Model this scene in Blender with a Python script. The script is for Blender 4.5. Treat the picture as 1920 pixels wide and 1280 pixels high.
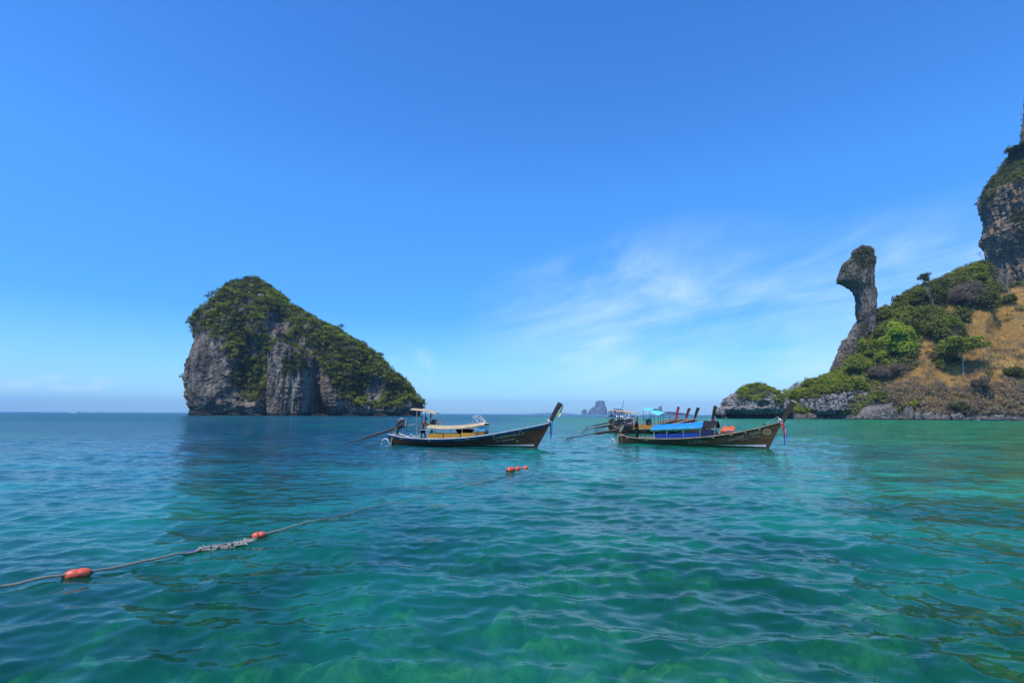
import bpy, math, random
import numpy as np
from mathutils import Vector, Matrix
for o in list(bpy.data.objects): bpy.data.objects.remove(o, do_unlink=True)
random.seed(7); rng = np.random.default_rng(7)
S = bpy.context.scene
C = S.collection
# ------------------------------------------------------------------ camera
CAM_H = 2.2; F = 960.0                      # 18 mm lens: 960 px per unit on the 1920 px wide photograph
PITCH = math.atan((775.5-640)/F); ROLL = 0.0045
fw = Vector((0, math.cos(PITCH), math.sin(PITCH)))
r0 = Vector((1, 0, 0)); u0 = Vector((0, -math.sin(PITCH), math.cos(PITCH)))
rt = r0*math.cos(ROLL)+u0*math.sin(ROLL); up = u0*math.cos(ROLL)-r0*math.sin(ROLL)
cam = bpy.data.objects.new('camera', bpy.data.cameras.new('camera')); C.objects.link(cam); S.camera = cam
cam.data.lens = 18; cam.data.sensor_width = 36; cam.data.clip_start = 0.1; cam.data.clip_end = 60000
M = Matrix((rt, up, -fw)).transposed().to_4x4(); M.translation = Vector((0, 0, CAM_H)); cam.matrix_world = M
CP = Vector((0, 0, CAM_H))
def ray(px, py): return fw*F + rt*(px-960) - up*(py-640)
def onY(px, py, Y): d = ray(px, py); return CP + d*(Y/d.y)
def onZ(px, py, z=0.0): d = ray(px, py); return CP + d*((z-CAM_H)/d.z)
def proj(p):
    d = Vector(p)-CP; w = d.dot(fw)
    return (960+F*d.dot(rt)/w, 640-F*d.dot(up)/w)
def azel(px, py):
    d = ray(px, py).normalized(); return math.atan2(d.x, d.y), d.z
# ------------------------------------------------------------------ nodes helper
class NT:
    def __init__(s, tree): s.t = tree; s.n = tree.nodes; s.l = tree.links; s.n.clear()
    def add(s, kind, **kw):
        n = s.n.new(kind)
        for k, v in kw.items(): setattr(n, k, v)
        return n
    def put(s, sock, v):
        if isinstance(v, bpy.types.NodeSocket): s.l.new(v, sock)
        elif v is not None:
            if sock.type == 'RGBA' and len(v) == 3: v = (*v, 1)
            sock.default_value = v
    def math(s, op, a, b=None, c=None, clamp=False):
        n = s.add('ShaderNodeMath', operation=op, use_clamp=clamp)
        s.put(n.inputs[0], a)
        if b is not None: s.put(n.inputs[1], b)
        if c is not None: s.put(n.inputs[2], c)
        return n.outputs[0]
    def vmath(s, op, a, b=None):
        n = s.add('ShaderNodeVectorMath', operation=op); s.put(n.inputs[0], a)
        if b is not None: s.put(n.inputs[1], b)
        return n.outputs[0]
    def mix(s, f, a, b, blend='MIX'):
        n = s.add('ShaderNodeMix', data_type='RGBA', blend_type=blend); s.put(n.inputs[0], f); s.put(n.inputs[6], a); s.put(n.inputs[7], b); return n.outputs[2]
    def rng(s, v, a, b, c=0.0, d=1.0, smooth=True):
        n = s.add('ShaderNodeMapRange', interpolation_type='SMOOTHSTEP' if smooth else 'LINEAR')
        s.put(n.inputs[0], v); s.put(n.inputs[1], a); s.put(n.inputs[2], b); s.put(n.inputs[3], c); s.put(n.inputs[4], d); return n.outputs[0]
    def noise(s, vec, scale, detail=4, rough=.55, dist=0.0, out=0):
        n = s.add('ShaderNodeTexNoise'); s.put(n.inputs['Vector'], vec); s.put(n.inputs['Scale'], scale); s.put(n.inputs['Detail'], detail)
        s.put(n.inputs['Roughness'], rough); s.put(n.inputs['Distortion'], dist); return n.outputs[out]
    def ramp(s, f, stops):
        n = s.add('ShaderNodeValToRGB'); s.put(n.inputs[0], f); e = n.color_ramp.elements
        while len(e) < len(stops): e.new(.5)
        for i, (p, c) in enumerate(stops): e[i].position = p; e[i].color = (*c, 1)
        return n.outputs[0]
    def xyz(s, x, y, z):
        n = s.add('ShaderNodeCombineXYZ'); s.put(n.inputs[0], x); s.put(n.inputs[1], y); s.put(n.inputs[2], z); return n.outputs[0]
    def sep(s, v):
        n = s.add('ShaderNodeSeparateXYZ'); s.put(n.inputs[0], v); return n.outputs
# ------------------------------------------------------------------ sky and sun
SUN_EL, SUN_AZ = 61.0, -148.0                 # degrees; azimuth from +Y towards +X: the sun stands high on the left
W = bpy.data.worlds.new('World'); S.world = W; W.use_nodes = True
w = NT(W.node_tree)
sky = w.add('ShaderNodeTexSky', sky_type='NISHITA', sun_disc=False, sun_elevation=math.radians(SUN_EL), sun_rotation=math.radians(SUN_AZ),
            altitude=0, air_density=1.0, dust_density=0.6, ozone_density=3.0)
tc = w.add('ShaderNodeTexCoord'); X, Y, Z = w.sep(tc.outputs['Generated'])
el = w.math('MAXIMUM', Z, 0.0)
SKYMUL = [(0.0, (.46,.72,.97)), (.05, (.345,.58,.86)), (.18, (.185,.48,.77)), (.40, (.235,.60,.97)), (.65, (.20,.53,.95)), (.9, (.17,.5,.95))]
tint = w.ramp(el, SKYMUL)
base = w.mix(1.0, sky.outputs[0], tint, 'MULTIPLY')
az = w.math('ARCTAN2', X, Y)
def blob(px, py, ra, re, soft=1.0):
    a0, e0 = azel(px, py)
    da = w.math('DIVIDE', w.math('SUBTRACT', az, a0), ra); de = w.math('DIVIDE', w.math('SUBTRACT', Z, e0), re)
    d2 = w.math('ADD', w.math('MULTIPLY', da, da), w.math('MULTIPLY', de, de))
    return w.rng(d2, 0.0, 1.0, 1.0, 0.0)
def streak(rot, sx, sy, scale, lo, hi, det=6, dist=.6):
    c, s_ = math.cos(rot), math.sin(rot)
    u = w.math('ADD', w.math('MULTIPLY', az, c*sx), w.math('MULTIPLY', Z, s_*sx))
    v = w.math('ADD', w.math('MULTIPLY', az, -s_*sy), w.math('MULTIPLY', Z, c*sy))
    return w.rng(w.noise(w.xyz(u, v, 3.1), scale, det, .62, dist), lo, hi)
cir = streak(.26, 1.0, 3.2, 2.4, .36, .84, det=5)
cir2 = streak(.12, 1.0, 5.0, 3.0, .36, .80, dist=.9)
soft = w.rng(w.noise(w.xyz(az, w.math('MULTIPLY', Z, 1.6), .7), 3.2, 3, .5), .36, .66)
m1 = w.math('MAXIMUM', blob(1290, 590, .46, .19), w.math('MULTIPLY', blob(1740, 520, .30, .13), .75))
m2 = w.math('MAXIMUM', blob(1420, 640, .62, .16), blob(2300, 560, .6, .22))
c1 = w.math('MULTIPLY', w.math('MULTIPLY', cir, w.math('ADD', w.math('MULTIPLY', soft, .6), .4)), m1)
c2 = w.math('MULTIPLY', w.math('ADD', w.math('MULTIPLY', cir2, .6), w.math('MULTIPLY', soft, .40)), m2)
pf = w.math('MULTIPLY', w.math('MAXIMUM', w.math('MULTIPLY', blob(135, 719, .065, .016), 1.0), w.math('MULTIPLY', blob(25, 722, .07, .013), .6)),
            w.rng(w.noise(w.xyz(az, w.math('MULTIPLY', Z, 2.5), .2), 26, 4, .6), .36, .7))
pf2 = w.math('MULTIPLY', w.math('MULTIPLY', blob(770, 690, .07, .05), .5), w.rng(w.noise(w.xyz(az, Z, 1.2), 14, 4, .6), .45, .75))
cl = w.math('ADD', w.math('MULTIPLY', c1, .95), w.math('MULTIPLY', c2, .52))
cl = w.math('ADD', cl, w.math('MULTIPLY', w.math('ADD', pf, pf2), .65), clamp=True)
col = w.mix(w.math('MINIMUM', cl, .8), base, (3.3, 4.0, 5.2))
bg = w.add('ShaderNodeBackground'); w.put(bg.inputs[0], col); w.put(bg.inputs[1], 0.14)
wo = w.add('ShaderNodeOutputWorld'); w.l.new(bg.outputs[0], wo.inputs[0])
sun = bpy.data.objects.new('sun', bpy.data.lights.new('sun', 'SUN')); C.objects.link(sun)
sun.data.energy = 2.2; sun.data.angle = math.radians(.53); sun.data.color = (1, .95, .87)
e, a_ = math.radians(SUN_EL), math.radians(SUN_AZ)
sdir = Vector((math.sin(a_)*math.cos(e), math.cos(a_)*math.cos(e), math.sin(e)))
if True:                                     # the sun stands a little behind the camera, on the left
    sdir = Vector((sdir.x, -abs(sdir.y), sdir.z)).normalized()
sky.sun_rotation = math.atan2(sdir.x, sdir.y); sky.sun_elevation = math.asin(sdir.z)
sun.rotation_euler = sdir.to_track_quat('Z', 'Y').to_euler(); sun.location = (-40, -20, 90)
vs = S.view_settings; vs.view_transform = 'Standard'; vs.look = 'None'; vs.exposure = 1.0; vs.gamma = 1; vs.use_curve_mapping = False
S.render.engine = 'CYCLES'; S.cycles.use_denoising = True; S.cycles.max_bounces = 6; S.cycles.transparent_max_bounces = 12
S.cycles.volume_bounces = 0; S.cycles.caustics_reflective = False; S.cycles.caustics_refractive = False
# ------------------------------------------------------------------ mesh helpers
def mesh_obj(name, V, Fc, mat=None, parent=None, smooth=False, attrs=None, mats=None, fm=None):
    """V: (n,3) array; Fc: (m,3|4) int array or list of lists"""
    me = bpy.data.meshes.new(name)
    V = np.asarray(V, dtype=np.float32)
    if isinstance(Fc, np.ndarray):
        n, k = Fc.shape
        me.vertices.add(len(V)); me.vertices.foreach_set('co', V.ravel())
        me.loops.add(n*k); me.loops.foreach_set('vertex_index', Fc.astype(np.int32).ravel())
        me.polygons.add(n); me.polygons.foreach_set('loop_start', np.arange(0, n*k, k, dtype=np.int32))
        me.update(calc_edges=True)
    else:
        me.from_pydata([tuple(map(float, v)) for v in V], [], [list(map(int, f)) for f in Fc]); me.update()
    if smooth: me.polygons.foreach_set('use_smooth', np.ones(len(me.polygons), dtype=bool))
    for k, v in (attrs or {}).items():
        a = me.attributes.new(k, 'FLOAT', 'POINT'); a.data.foreach_set('value', np.asarray(v, dtype=np.float32))
    if mat: me.materials.append(mat)
    for m in (mats or []): me.materials.append(m)
    if fm is not None: me.polygons.foreach_set('material_index', np.asarray(fm, dtype=np.int32))
    o = bpy.data.objects.new(name, me); C.objects.link(o)
    if parent: o.parent = parent
    return o
def tag(o, label=None, cat=None, group=None, kind=None):
    if label: o['label'] = label
    if cat: o['category'] = cat
    if group: o['group'] = group
    if kind: o['kind'] = kind
    return o
def empty(name, loc=(0, 0, 0), rz=0, rot=None):
    o = bpy.data.objects.new(name, None); C.objects.link(o); o.location = loc; o.rotation_euler = rot or (0, 0, rz); o.empty_display_size = .3
    return o
def grid_faces(nr, nc, wrap=False):
    i = np.arange(nr-1)[:, None]; j = np.arange(nc if wrap else nc-1)[None, :]; j2 = (j+1) % nc
    return np.stack([i*nc+j, i*nc+j2, (i+1)*nc+j2, (i+1)*nc+j], -1).reshape(-1, 4)
_P = np.random.default_rng(3).permutation(256); _P = np.concatenate([_P, _P, _P[:2]])
_G = np.random.default_rng(4).normal(size=(256, 3)); _G /= np.linalg.norm(_G, axis=1)[:, None]
def perlin(p):
    p = np.asarray(p, float); i = np.floor(p).astype(int); f = p-i; i &= 255; u = f*f*f*(f*(f*6-15)+10)
    def g(dx, dy, dz):
        h = _P[_P[_P[(i[..., 0]+dx) & 255]+((i[..., 1]+dy) & 255)]+((i[..., 2]+dz) & 255)] if False else _P[(_P[(_P[(i[..., 0]+dx) & 255]+i[..., 1]+dy) & 255]+i[..., 2]+dz) & 255]
        return (_G[h]*(f-np.array([dx, dy, dz]))).sum(-1)
    lx = lambda a, b, t: a+t*(b-a)
    x0 = lx(lx(g(0,0,0), g(1,0,0), u[...,0]), lx(g(0,1,0), g(1,1,0), u[...,0]), u[...,1])
    x1 = lx(lx(g(0,0,1), g(1,0,1), u[...,0]), lx(g(0,1,1), g(1,1,1), u[...,0]), u[...,1])
    return lx(x0, x1, u[..., 2])*1.5
def fbm(p, oct=4, lac=2.03, gain=.5, ridged=False):
    s = 0; a = 1; q = np.asarray(p, float).copy(); t = 0
    for _ in range(oct):
        n = perlin(q); n = 1-2*np.abs(n) if ridged else n
        s = s+a*n; t += a; a *= gain; q = q*lac+17.3
    return s/t
# ------------------------------------------------------------------ air
def new_mat(name):
    m = bpy.data.materials.new(name); m.use_nodes = True; return m, NT(m.node_tree)
HZ = 13000.0
hm, h = new_mat('air_haze'); pv = h.add('ShaderNodeVolumePrincipled'); pv.inputs['Color'].default_value = (.42, .72, 1, 1); pv.inputs['Density'].default_value = 0.00009
pv.inputs['Anisotropy'].default_value = .1
ho = h.add('ShaderNodeOutputMaterial'); h.l.new(pv.outputs[0], ho.inputs['Volume'])
def box_arr(x0, x1, y0, y1, z0, z1):
    V = [(x, y, z) for z in (z0, z1) for y in (y0, y1) for x in (x0, x1)]
    return V, [(0,2,3,1), (4,5,7,6), (0,1,5,4), (2,6,7,3), (0,4,6,2), (1,3,7,5)]
V_, F_ = box_arr(-HZ, HZ, -HZ, HZ, -13, 300); hz = mesh_obj('haze', V_, F_, hm); hz['kind'] = 'stuff'
# ------------------------------------------------------------------ sea
wm, n = new_mat('sea_water')
geo = n.add('ShaderNodeNewGeometry'); pos = geo.outputs['Position']; px_, py_, pz_ = n.sep(pos)
vA = n.vmath('MULTIPLY', pos, (1.0, 1.25, 1.0))
rmat = n.add('ShaderNodeMapping'); n.put(rmat.inputs[0], pos); rmat.inputs['Rotation'].default_value = (0, 0, .35); rmat.inputs['Scale'].default_value = (.62, 1.6, 1); vB = rmat.outputs[0]
b1 = n.noise(vB, 1.7, 3, .55, .3); b2 = n.noise(vA, 5.5, 3, .55, .4); b3 = n.noise(vB, .32, 3, .5, .2)
hgt = n.math('ADD', n.math('MULTIPLY', b1, .05), n.math('ADD', n.math('MULTIPLY', b2, .014), n.math('MULTIPLY', b3, .06)))
dist = n.math('SQRT', n.math('ADD', n.math('MULTIPLY', px_, px_), n.math('MULTIPLY', py_, py_)))
bp = n.add('ShaderNodeBump'); n.put(bp.inputs['Height'], hgt); bp.inputs['Distance'].default_value = 1.0
n.put(bp.inputs['Strength'], n.rng(dist, 5.0, 70.0, .22, 2.9, smooth=False))
# colour of the water body: deep blue out at sea, greener over the shallows near the shore and under the camera
big = n.noise(n.vmath('MULTIPLY', pos, (.05, .035, .05)), 1.0, 3, .5, .5)
shal = n.math('ADD', n.rng(px_, -16.0, 40.0), n.math('MULTIPLY', n.math('SUBTRACT', big, .5), 1.3))
shal = n.math('ADD', shal, n.rng(dist, 40.0, 6.0, 0.0, .35), clamp=True); shal = n.math('MULTIPLY', shal, n.rng(dist, 230.0, 420.0, 1.0, 0.0))
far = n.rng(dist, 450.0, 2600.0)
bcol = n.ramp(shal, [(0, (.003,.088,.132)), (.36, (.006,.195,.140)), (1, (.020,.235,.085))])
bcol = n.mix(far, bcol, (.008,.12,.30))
patch = n.rng(n.noise(n.vmath('MULTIPLY', pos, (.22, .3, .2)), 1.0, 4, .55, .6), .38, .66, .55, 1.25)
patch = n.math('MULTIPLY', patch, n.rng(dist, 5.0, 20.0, .85, 1.10)); bcol = n.mix(1.0, bcol, n.xyz(patch, patch, patch), 'MULTIPLY')
dif = n.add('ShaderNodeBsdfDiffuse'); n.put(dif.inputs[0], bcol); 
trn = n.add('ShaderNodeBsdfTransparent'); n.put(trn.inputs[0], (.78,.97,.82))
body = n.add('ShaderNodeMixShader'); n.put(body.inputs[0], n.rng(dist, 5.0, 22.0, .42, .74)); n.l.new(trn.outputs[0], body.inputs[1]); n.l.new(dif.outputs[0], body.inputs[2])
gl = n.add('ShaderNodeBsdfGlossy'); n.put(gl.inputs[1], n.rng(dist, 10.0, 200.0, .03, .16)); n.put(gl.inputs['Normal'], bp.outputs[0])
fr = n.add('ShaderNodeFresnel'); n.put(fr.inputs[0], 1.333); n.put(fr.inputs[1], bp.outputs[0])
surf = n.add('ShaderNodeMixShader'); n.put(surf.inputs[0], n.math('MULTIPLY', fr.outputs[0], n.rng(dist, 15.0, 220.0, 1.0, .55))); n.l.new(body.outputs[0], surf.inputs[1]); n.l.new(gl.outputs[0], surf.inputs[2])
va = n.add('ShaderNodeVolumeAbsorption'); va.inputs[0].default_value = (.12,.80,.64,1); va.inputs[1].default_value = .30
mo = n.add('ShaderNodeOutputMaterial'); n.l.new(surf.outputs[0], mo.inputs[0]); n.l.new(va.outputs[0], mo.inputs['Volume'])
fa = np.radians(np.linspace(-58, 58, 880)); ba = np.radians(np.linspace(58, 302, 40)[1:-1]); ang = np.concatenate([fa, ba])
rad = [.3, 1.2, 2.4, 3.4]
while rad[-1] < 60: rad.append(rad[-1]*1.0052+.002)
while rad[-1] < 11800: rad.append(rad[-1]*1.021)
rad = np.array(rad); nr, nc = len(rad), len(ang)
dr = np.gradient(rad); R_, A_ = np.meshgrid(rad, ang, indexing='ij')
WX = R_*np.sin(A_); WY = R_*np.cos(A_); WZ = np.zeros_like(WX)
sp = np.maximum(dr[:, None], R_*.0025)
wr = np.random.default_rng(11); DX = np.zeros_like(WX); DY = np.zeros_like(WX)
for i in range(80):
    L = .20*(9.0/.20)**(i/79.0); k = 2*math.pi/L
    th = math.radians(-118)+wr.normal()*(.62 if L > 1.0 else .95)
    amp = .0028*L**.95*(.6+.8*wr.random())*float(np.interp(L, [.20, .4, .8, 1.6, 3, 9], [1.7, 1.9, 1.6, 1.05, .55, .32]))
    fade = np.clip((L/sp-2.5)/3.0, 0, 1)
    ph = k*(WX*math.cos(th)+WY*math.sin(th))+wr.random()*6.283
    WZ += amp*fade*np.sin(ph); q = amp*fade*.8*np.cos(ph)
    DX += q*math.cos(th); DY += q*math.sin(th)
# patches of calmer and livelier water
gust = .65+.6*(fbm(np.stack([WX*.05, WY*.05, WX*0], -1)[::1, ::1], 2)+.5)
WZ *= gust; WX = WX+DX*gust; WY = WY+DY*gust
def sea_z(x, y):
    i = int(np.searchsorted(rad, math.hypot(x, y))); j = int(np.argmin(np.abs(fa-math.atan2(x, y)))); i = min(max(i, 1), nr-1); return float(WZ[i, j])
Vw = np.stack([WX, WY, WZ], -1).reshape(-1, 3); Fw = grid_faces(nr, nc, True)
rim = np.stack([WX[-1], WY[-1], np.full(nc, -11.0)], -1); base_i = len(Vw)
Vw = np.vstack([Vw, rim]); a0 = (nr-1)*nc
skirt = np.array([[a0+j, base_i+j, base_i+(j+1) % nc, a0+(j+1) % nc] for j in range(nc)])[:, ::-1]
Vw = np.vstack([Vw, [[0, 0, -11.0], [0, 0, 0]]]); cb, ct = len(Vw)-2, len(Vw)-1
bot = np.array([[base_i+j, cb, cb, base_i+(j+1) % nc] for j in range(nc)]); 
tri_b = bot[:, [0, 1, 3]][:, ::-1]; tri_t = np.array([[ct, (j+1) % nc, j] for j in range(nc)])
quads = np.vstack([Fw, skirt]); tris = np.vstack([tri_b, tri_t])
me = bpy.data.meshes.new('water'); me.vertices.add(len(Vw)); me.vertices.foreach_set('co', Vw.astype(np.float32).ravel())
li = np.concatenate([quads.ravel(), tris.ravel()]).astype(np.int32); me.loops.add(len(li)); me.loops.foreach_set('vertex_index', li)
ls = np.concatenate([np.arange(len(quads))*4, len(quads)*4+np.arange(len(tris))*3]).astype(np.int32)
me.polygons.add(len(ls)); me.polygons.foreach_set('loop_start', ls); me.update(calc_edges=True)
me.polygons.foreach_set('use_smooth', np.arange(len(ls)) < len(Fw))
me.materials.append(wm); water = bpy.data.objects.new('water', me); C.objects.link(water); water['kind'] = 'structure'
# seabed with boulders and weed
sm, n = new_mat('seabed_rock'); g = n.add('ShaderNodeNewGeometry'); p = g.outputs['Position']
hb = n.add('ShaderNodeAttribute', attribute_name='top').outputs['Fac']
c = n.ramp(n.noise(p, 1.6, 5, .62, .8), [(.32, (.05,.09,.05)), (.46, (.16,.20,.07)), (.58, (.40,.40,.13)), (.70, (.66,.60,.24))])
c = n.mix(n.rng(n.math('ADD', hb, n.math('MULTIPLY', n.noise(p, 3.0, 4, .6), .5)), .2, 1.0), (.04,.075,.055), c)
pb = n.add('ShaderNodeBsdfPrincipled'); n.put(pb.inputs['Base Color'], c); pb.inputs['Roughness'].default_value = .9
mo = n.add('ShaderNodeOutputMaterial'); n.l.new(pb.outputs[0], mo.inputs[0])
t1, t2 = np.linspace(-1, 1, 460), np.linspace(0, 1, 420)
gx, gy = np.meshgrid(62*np.sign(t1)*np.abs(t1)**2.1+1.5, 1.5+110*t2**2.5, indexing='ij')
q = np.stack([gx, gy, gx*0], -1)
gz = -2.5+fbm(q*.3, 3)*.8-np.clip((gy-18)/60, 0, 1)*5-np.clip((-gx-2)/25, 0, 1)*2.2
gxw = gx+fbm(q*.9+4, 3)*.9; gyw = gy+fbm(q*.9+40, 3)*.9; bg_ = np.random.default_rng(15); hgt_ = np.zeros_like(gx)
for i in range(420):
    bx_, by_, br = bg_.normal()*7+1.5, 2.5+abs(bg_.normal())*7.5, .25+.75*bg_.random()**2
    d2 = ((gxw-bx_)**2*(.6+bg_.random())+(gyw-by_)**2)/br**2; hgt_ = np.maximum(hgt_, br*.85*np.sqrt(np.clip(1-d2, 0, 1)))
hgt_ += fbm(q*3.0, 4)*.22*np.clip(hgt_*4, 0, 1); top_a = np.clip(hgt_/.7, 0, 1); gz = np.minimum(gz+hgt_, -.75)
outer = np.stack([gx, gy, gz], -1).reshape(-1, 3)
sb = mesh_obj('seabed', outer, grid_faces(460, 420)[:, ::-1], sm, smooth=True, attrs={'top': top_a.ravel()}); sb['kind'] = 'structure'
# ------------------------------------------------------------------ rock, ground and leaf materials
def rock_mat(name, dark=(.034,.027,.021), mid=(.090,.072,.056), light=(.23,.192,.150), rust=(.30,.17,.09), rust_amt=.35, scale=.12, tide=2.2, tide_col=(.022,.020,.019), bump=1.0):
    m, n = new_mat(name); g = n.add('ShaderNodeNewGeometry'); p = g.outputs['Position']; z = n.sep(p)[2]
    tall = n.vmath('MULTIPLY', p, (1.0, 1.0, .22))
    s1 = n.noise(tall, scale*1.6, 6, .62, .9); s2 = n.noise(p, scale*6, 5, .6, .4); s3 = n.noise(n.vmath('MULTIPLY', p, (1, 1, .10)), scale*4.5, 4, .6, .3)
    v = n.math('ADD', n.math('MULTIPLY', s1, .45), n.math('ADD', n.math('MULTIPLY', s2, .30), n.math('MULTIPLY', s3, .32)))
    L0 = n.noise(n.vmath('MULTIPLY', p, (1, 1, .45)), scale*.55, 3, .55, 1.0); v = n.math('ADD', n.math('MULTIPLY', v, .75), n.math('MULTIPLY', L0, .28))
    c = n.ramp(v, [(.43, dark), (.51, mid), (.59, light), (.68, tuple(min(1, x*1.3) for x in light))])
    rm = n.math('MULTIPLY', n.rng(n.noise(tall, scale*1.1, 4, .6, 1.2), .54, .70), rust_amt)
    c = n.mix(rm, c, rust)
    dk = n.rng(n.noise(n.vmath('MULTIPLY', p, (1, 1, .07)), scale*9, 3, .6, .2), .52, .66, 1.0, .45)
    c = n.mix(1.0, c, n.xyz(dk, dk, dk), 'MULTIPLY')
    veg = n.add('ShaderNodeAttribute', attribute_name='veg').outputs['Fac']
    sc_ = n.ramp(n.noise(p, scale*5, 4, .6), [(.35, (.016,.024,.010)), (.6, (.05,.055,.022)), (.75, (.10,.085,.045))])
    c = n.mix(veg, c, sc_)
    te = n.math('ADD', tide, n.math('MULTIPLY', n.math('SUBTRACT', n.noise(p, scale*3, 3, .5), .5), tide*.9))
    c = n.mix(n.rng(n.math('SUBTRACT', z, te), -.35, .45, .93, 0.0), c, tide_col)
    pb = n.add('ShaderNodeBsdfPrincipled'); n.put(pb.inputs['Base Color'], c); pb.inputs['Roughness'].default_value = .93; pb.inputs['Specular IOR Level'].default_value = .2
    b = n.add('ShaderNodeBump'); n.put(b.inputs['Height'], n.math('ADD', n.math('MULTIPLY', s2, 1.0), n.math('MULTIPLY', s3, .9))); b.inputs['Distance'].default_value = bump*.35/scale*.12; b.inputs['Strength'].default_value = .9
    n.l.new(b.outputs[0], pb.inputs['Normal'])
    o = n.add('ShaderNodeOutputMaterial'); n.l.new(pb.outputs[0], o.inputs[0]); return m
def leaf_mat(name, stops, trans=.36):
    m, n = new_mat(name); t = n.add('ShaderNodeAttribute', attribute_name='tint').outputs['Fac']
    c = n.ramp(t, stops); p = n.add('ShaderNodeNewGeometry').outputs['Position']
    k = n.rng(n.noise(p, .9, 3, .6), .3, .7, .7, 1.3); c = n.mix(1.0, c, n.xyz(k, k, k), 'MULTIPLY')
    d = n.add('ShaderNodeBsdfDiffuse'); n.put(d.inputs[0], c); tr = n.add('ShaderNodeBsdfTranslucent'); n.put(tr.inputs[0], n.mix(1.0, c, (1.1, 1.25, .5), 'MULTIPLY'))
    mx = n.add('ShaderNodeMixShader'); n.put(mx.inputs[0], trans); n.l.new(d.outputs[0], mx.inputs[1]); n.l.new(tr.outputs[0], mx.inputs[2])
    o = n.add('ShaderNodeOutputMaterial'); n.l.new(mx.outputs[0], o.inputs[0]); return m
LEAF = [(0, (.036,.045,.018)), (.3, (.100,.110,.030)), (.55, (.180,.190,.038)), (.8, (.27,.29,.040)), (1, (.32,.40,.036))]
BRUSH = [(0, (.13,.100,.072)), (.35, (.22,.170,.115)), (.6, (.31,.22,.12)), (.8, (.40,.245,.085)), (1, (.46,.28,.08))]
M_leaf = leaf_mat('leaves', LEAF); M_brush = leaf_mat('dry_brush', BRUSH, .1)
M_rock = rock_mat('limestone_island'); 
M_rock_r = rock_mat('limestone_shore', dark=(.045,.040,.037), mid=(.135,.120,.108), light=(.32,.29,.265), rust_amt=.15, scale=.28, tide=2.6, tide_col=(.018,.017,.016))
M_pillar = rock_mat('limestone_pillar', dark=(.042,.035,.030), mid=(.098,.080,.066), light=(.20,.165,.135), rust=(.22,.13,.08), rust_amt=.5, scale=.20, tide=-50)
M_cliff = rock_mat('cliff_rock', dark=(.05,.042,.038), mid=(.095,.078,.066), light=(.25,.175,.105), rust=(.34,.185,.07), rust_amt=1.0, scale=.16, tide=-50)
M_bould = rock_mat('boulder_rock', dark=(.07,.062,.058), mid=(.115,.10,.09), light=(.27,.23,.18), rust_amt=.3, scale=.6, tide=.5)
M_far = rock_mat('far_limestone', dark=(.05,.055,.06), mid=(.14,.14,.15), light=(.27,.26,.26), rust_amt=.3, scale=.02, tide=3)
wood, n = new_mat('bark'); p = n.add('ShaderNodeNewGeometry').outputs['Position']; pb = n.add('ShaderNodeBsdfPrincipled')
n.put(pb.inputs['Base Color'], n.ramp(n.noise(p, 1.5, 4), [(.3, (.16,.13,.10)), (.7, (.42,.37,.31))])); pb.inputs['Roughness'].default_value = .9
o_ = n.add('ShaderNodeOutputMaterial'); n.l.new(pb.outputs[0], o_.inputs[0]); M_bark = wood

# ------------------------------------------------------------------ foliage from many small leaf faces
class Leaves:
    def __init__(s): s.V = []; s.t = []; s.k = 0
    def add(s, c, r, n, size, tint, seed_rng, flat=.75, long=1.0, up=.0, tvar=.09):
        """n leaf triangles through an uneven ellipsoidal clump around c"""
        d = seed_rng.normal(size=(n, 3)); d /= np.linalg.norm(d, axis=1)[:, None]; d[:, 2] = np.where(d[:, 2] < -.35, -d[:, 2], d[:, 2])
        rr = r*(.45+.55*seed_rng.random(n)**.45)*(1+.28*np.sin(d[:, 0]*5+c[0])*np.cos(d[:, 1]*4+c[2]))
        ctr = np.asarray(c)+d*rr[:, None]*np.array([1, 1, flat])
        s.leaf(ctr, d, size, tint, seed_rng, long, up, tvar)
    def leaf(s, ctr, d, size, tint, g, long=1.0, up=0.0, tvar=.09):
        n = len(ctr); nn = d+g.normal(size=(n, 3))*.55; nn[:, 2] += .25; nn /= np.linalg.norm(nn, axis=1)[:, None]
        a = np.cross(nn, g.normal(size=(n, 3))); a[:, 2] += up*np.linalg.norm(a, axis=1); a /= np.linalg.norm(a, axis=1)[:, None]+1e-9; b = np.cross(nn, a)
        sz = size*(.6+.8*g.random((n, 1)))
        s.V.append(np.stack([ctr+a*sz*long, ctr-a*sz*.55*long+b*sz*.75/long, ctr-a*sz*.45*long-b*sz*.75/long], 1).reshape(-1, 3))
        s.t.append(np.repeat(np.clip(tint+g.normal(size=n)*tvar, 0, 1), 3)); s.k += n
    def build(s, name, mat, parent=None, origin=None):
        V = np.vstack(s.V); 
        if origin is not None: V = V-np.asarray(origin)
        return mesh_obj(name, V, np.arange(len(V)).reshape(-1, 3), mat, parent, attrs={'tint': np.concatenate(s.t)})
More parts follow.
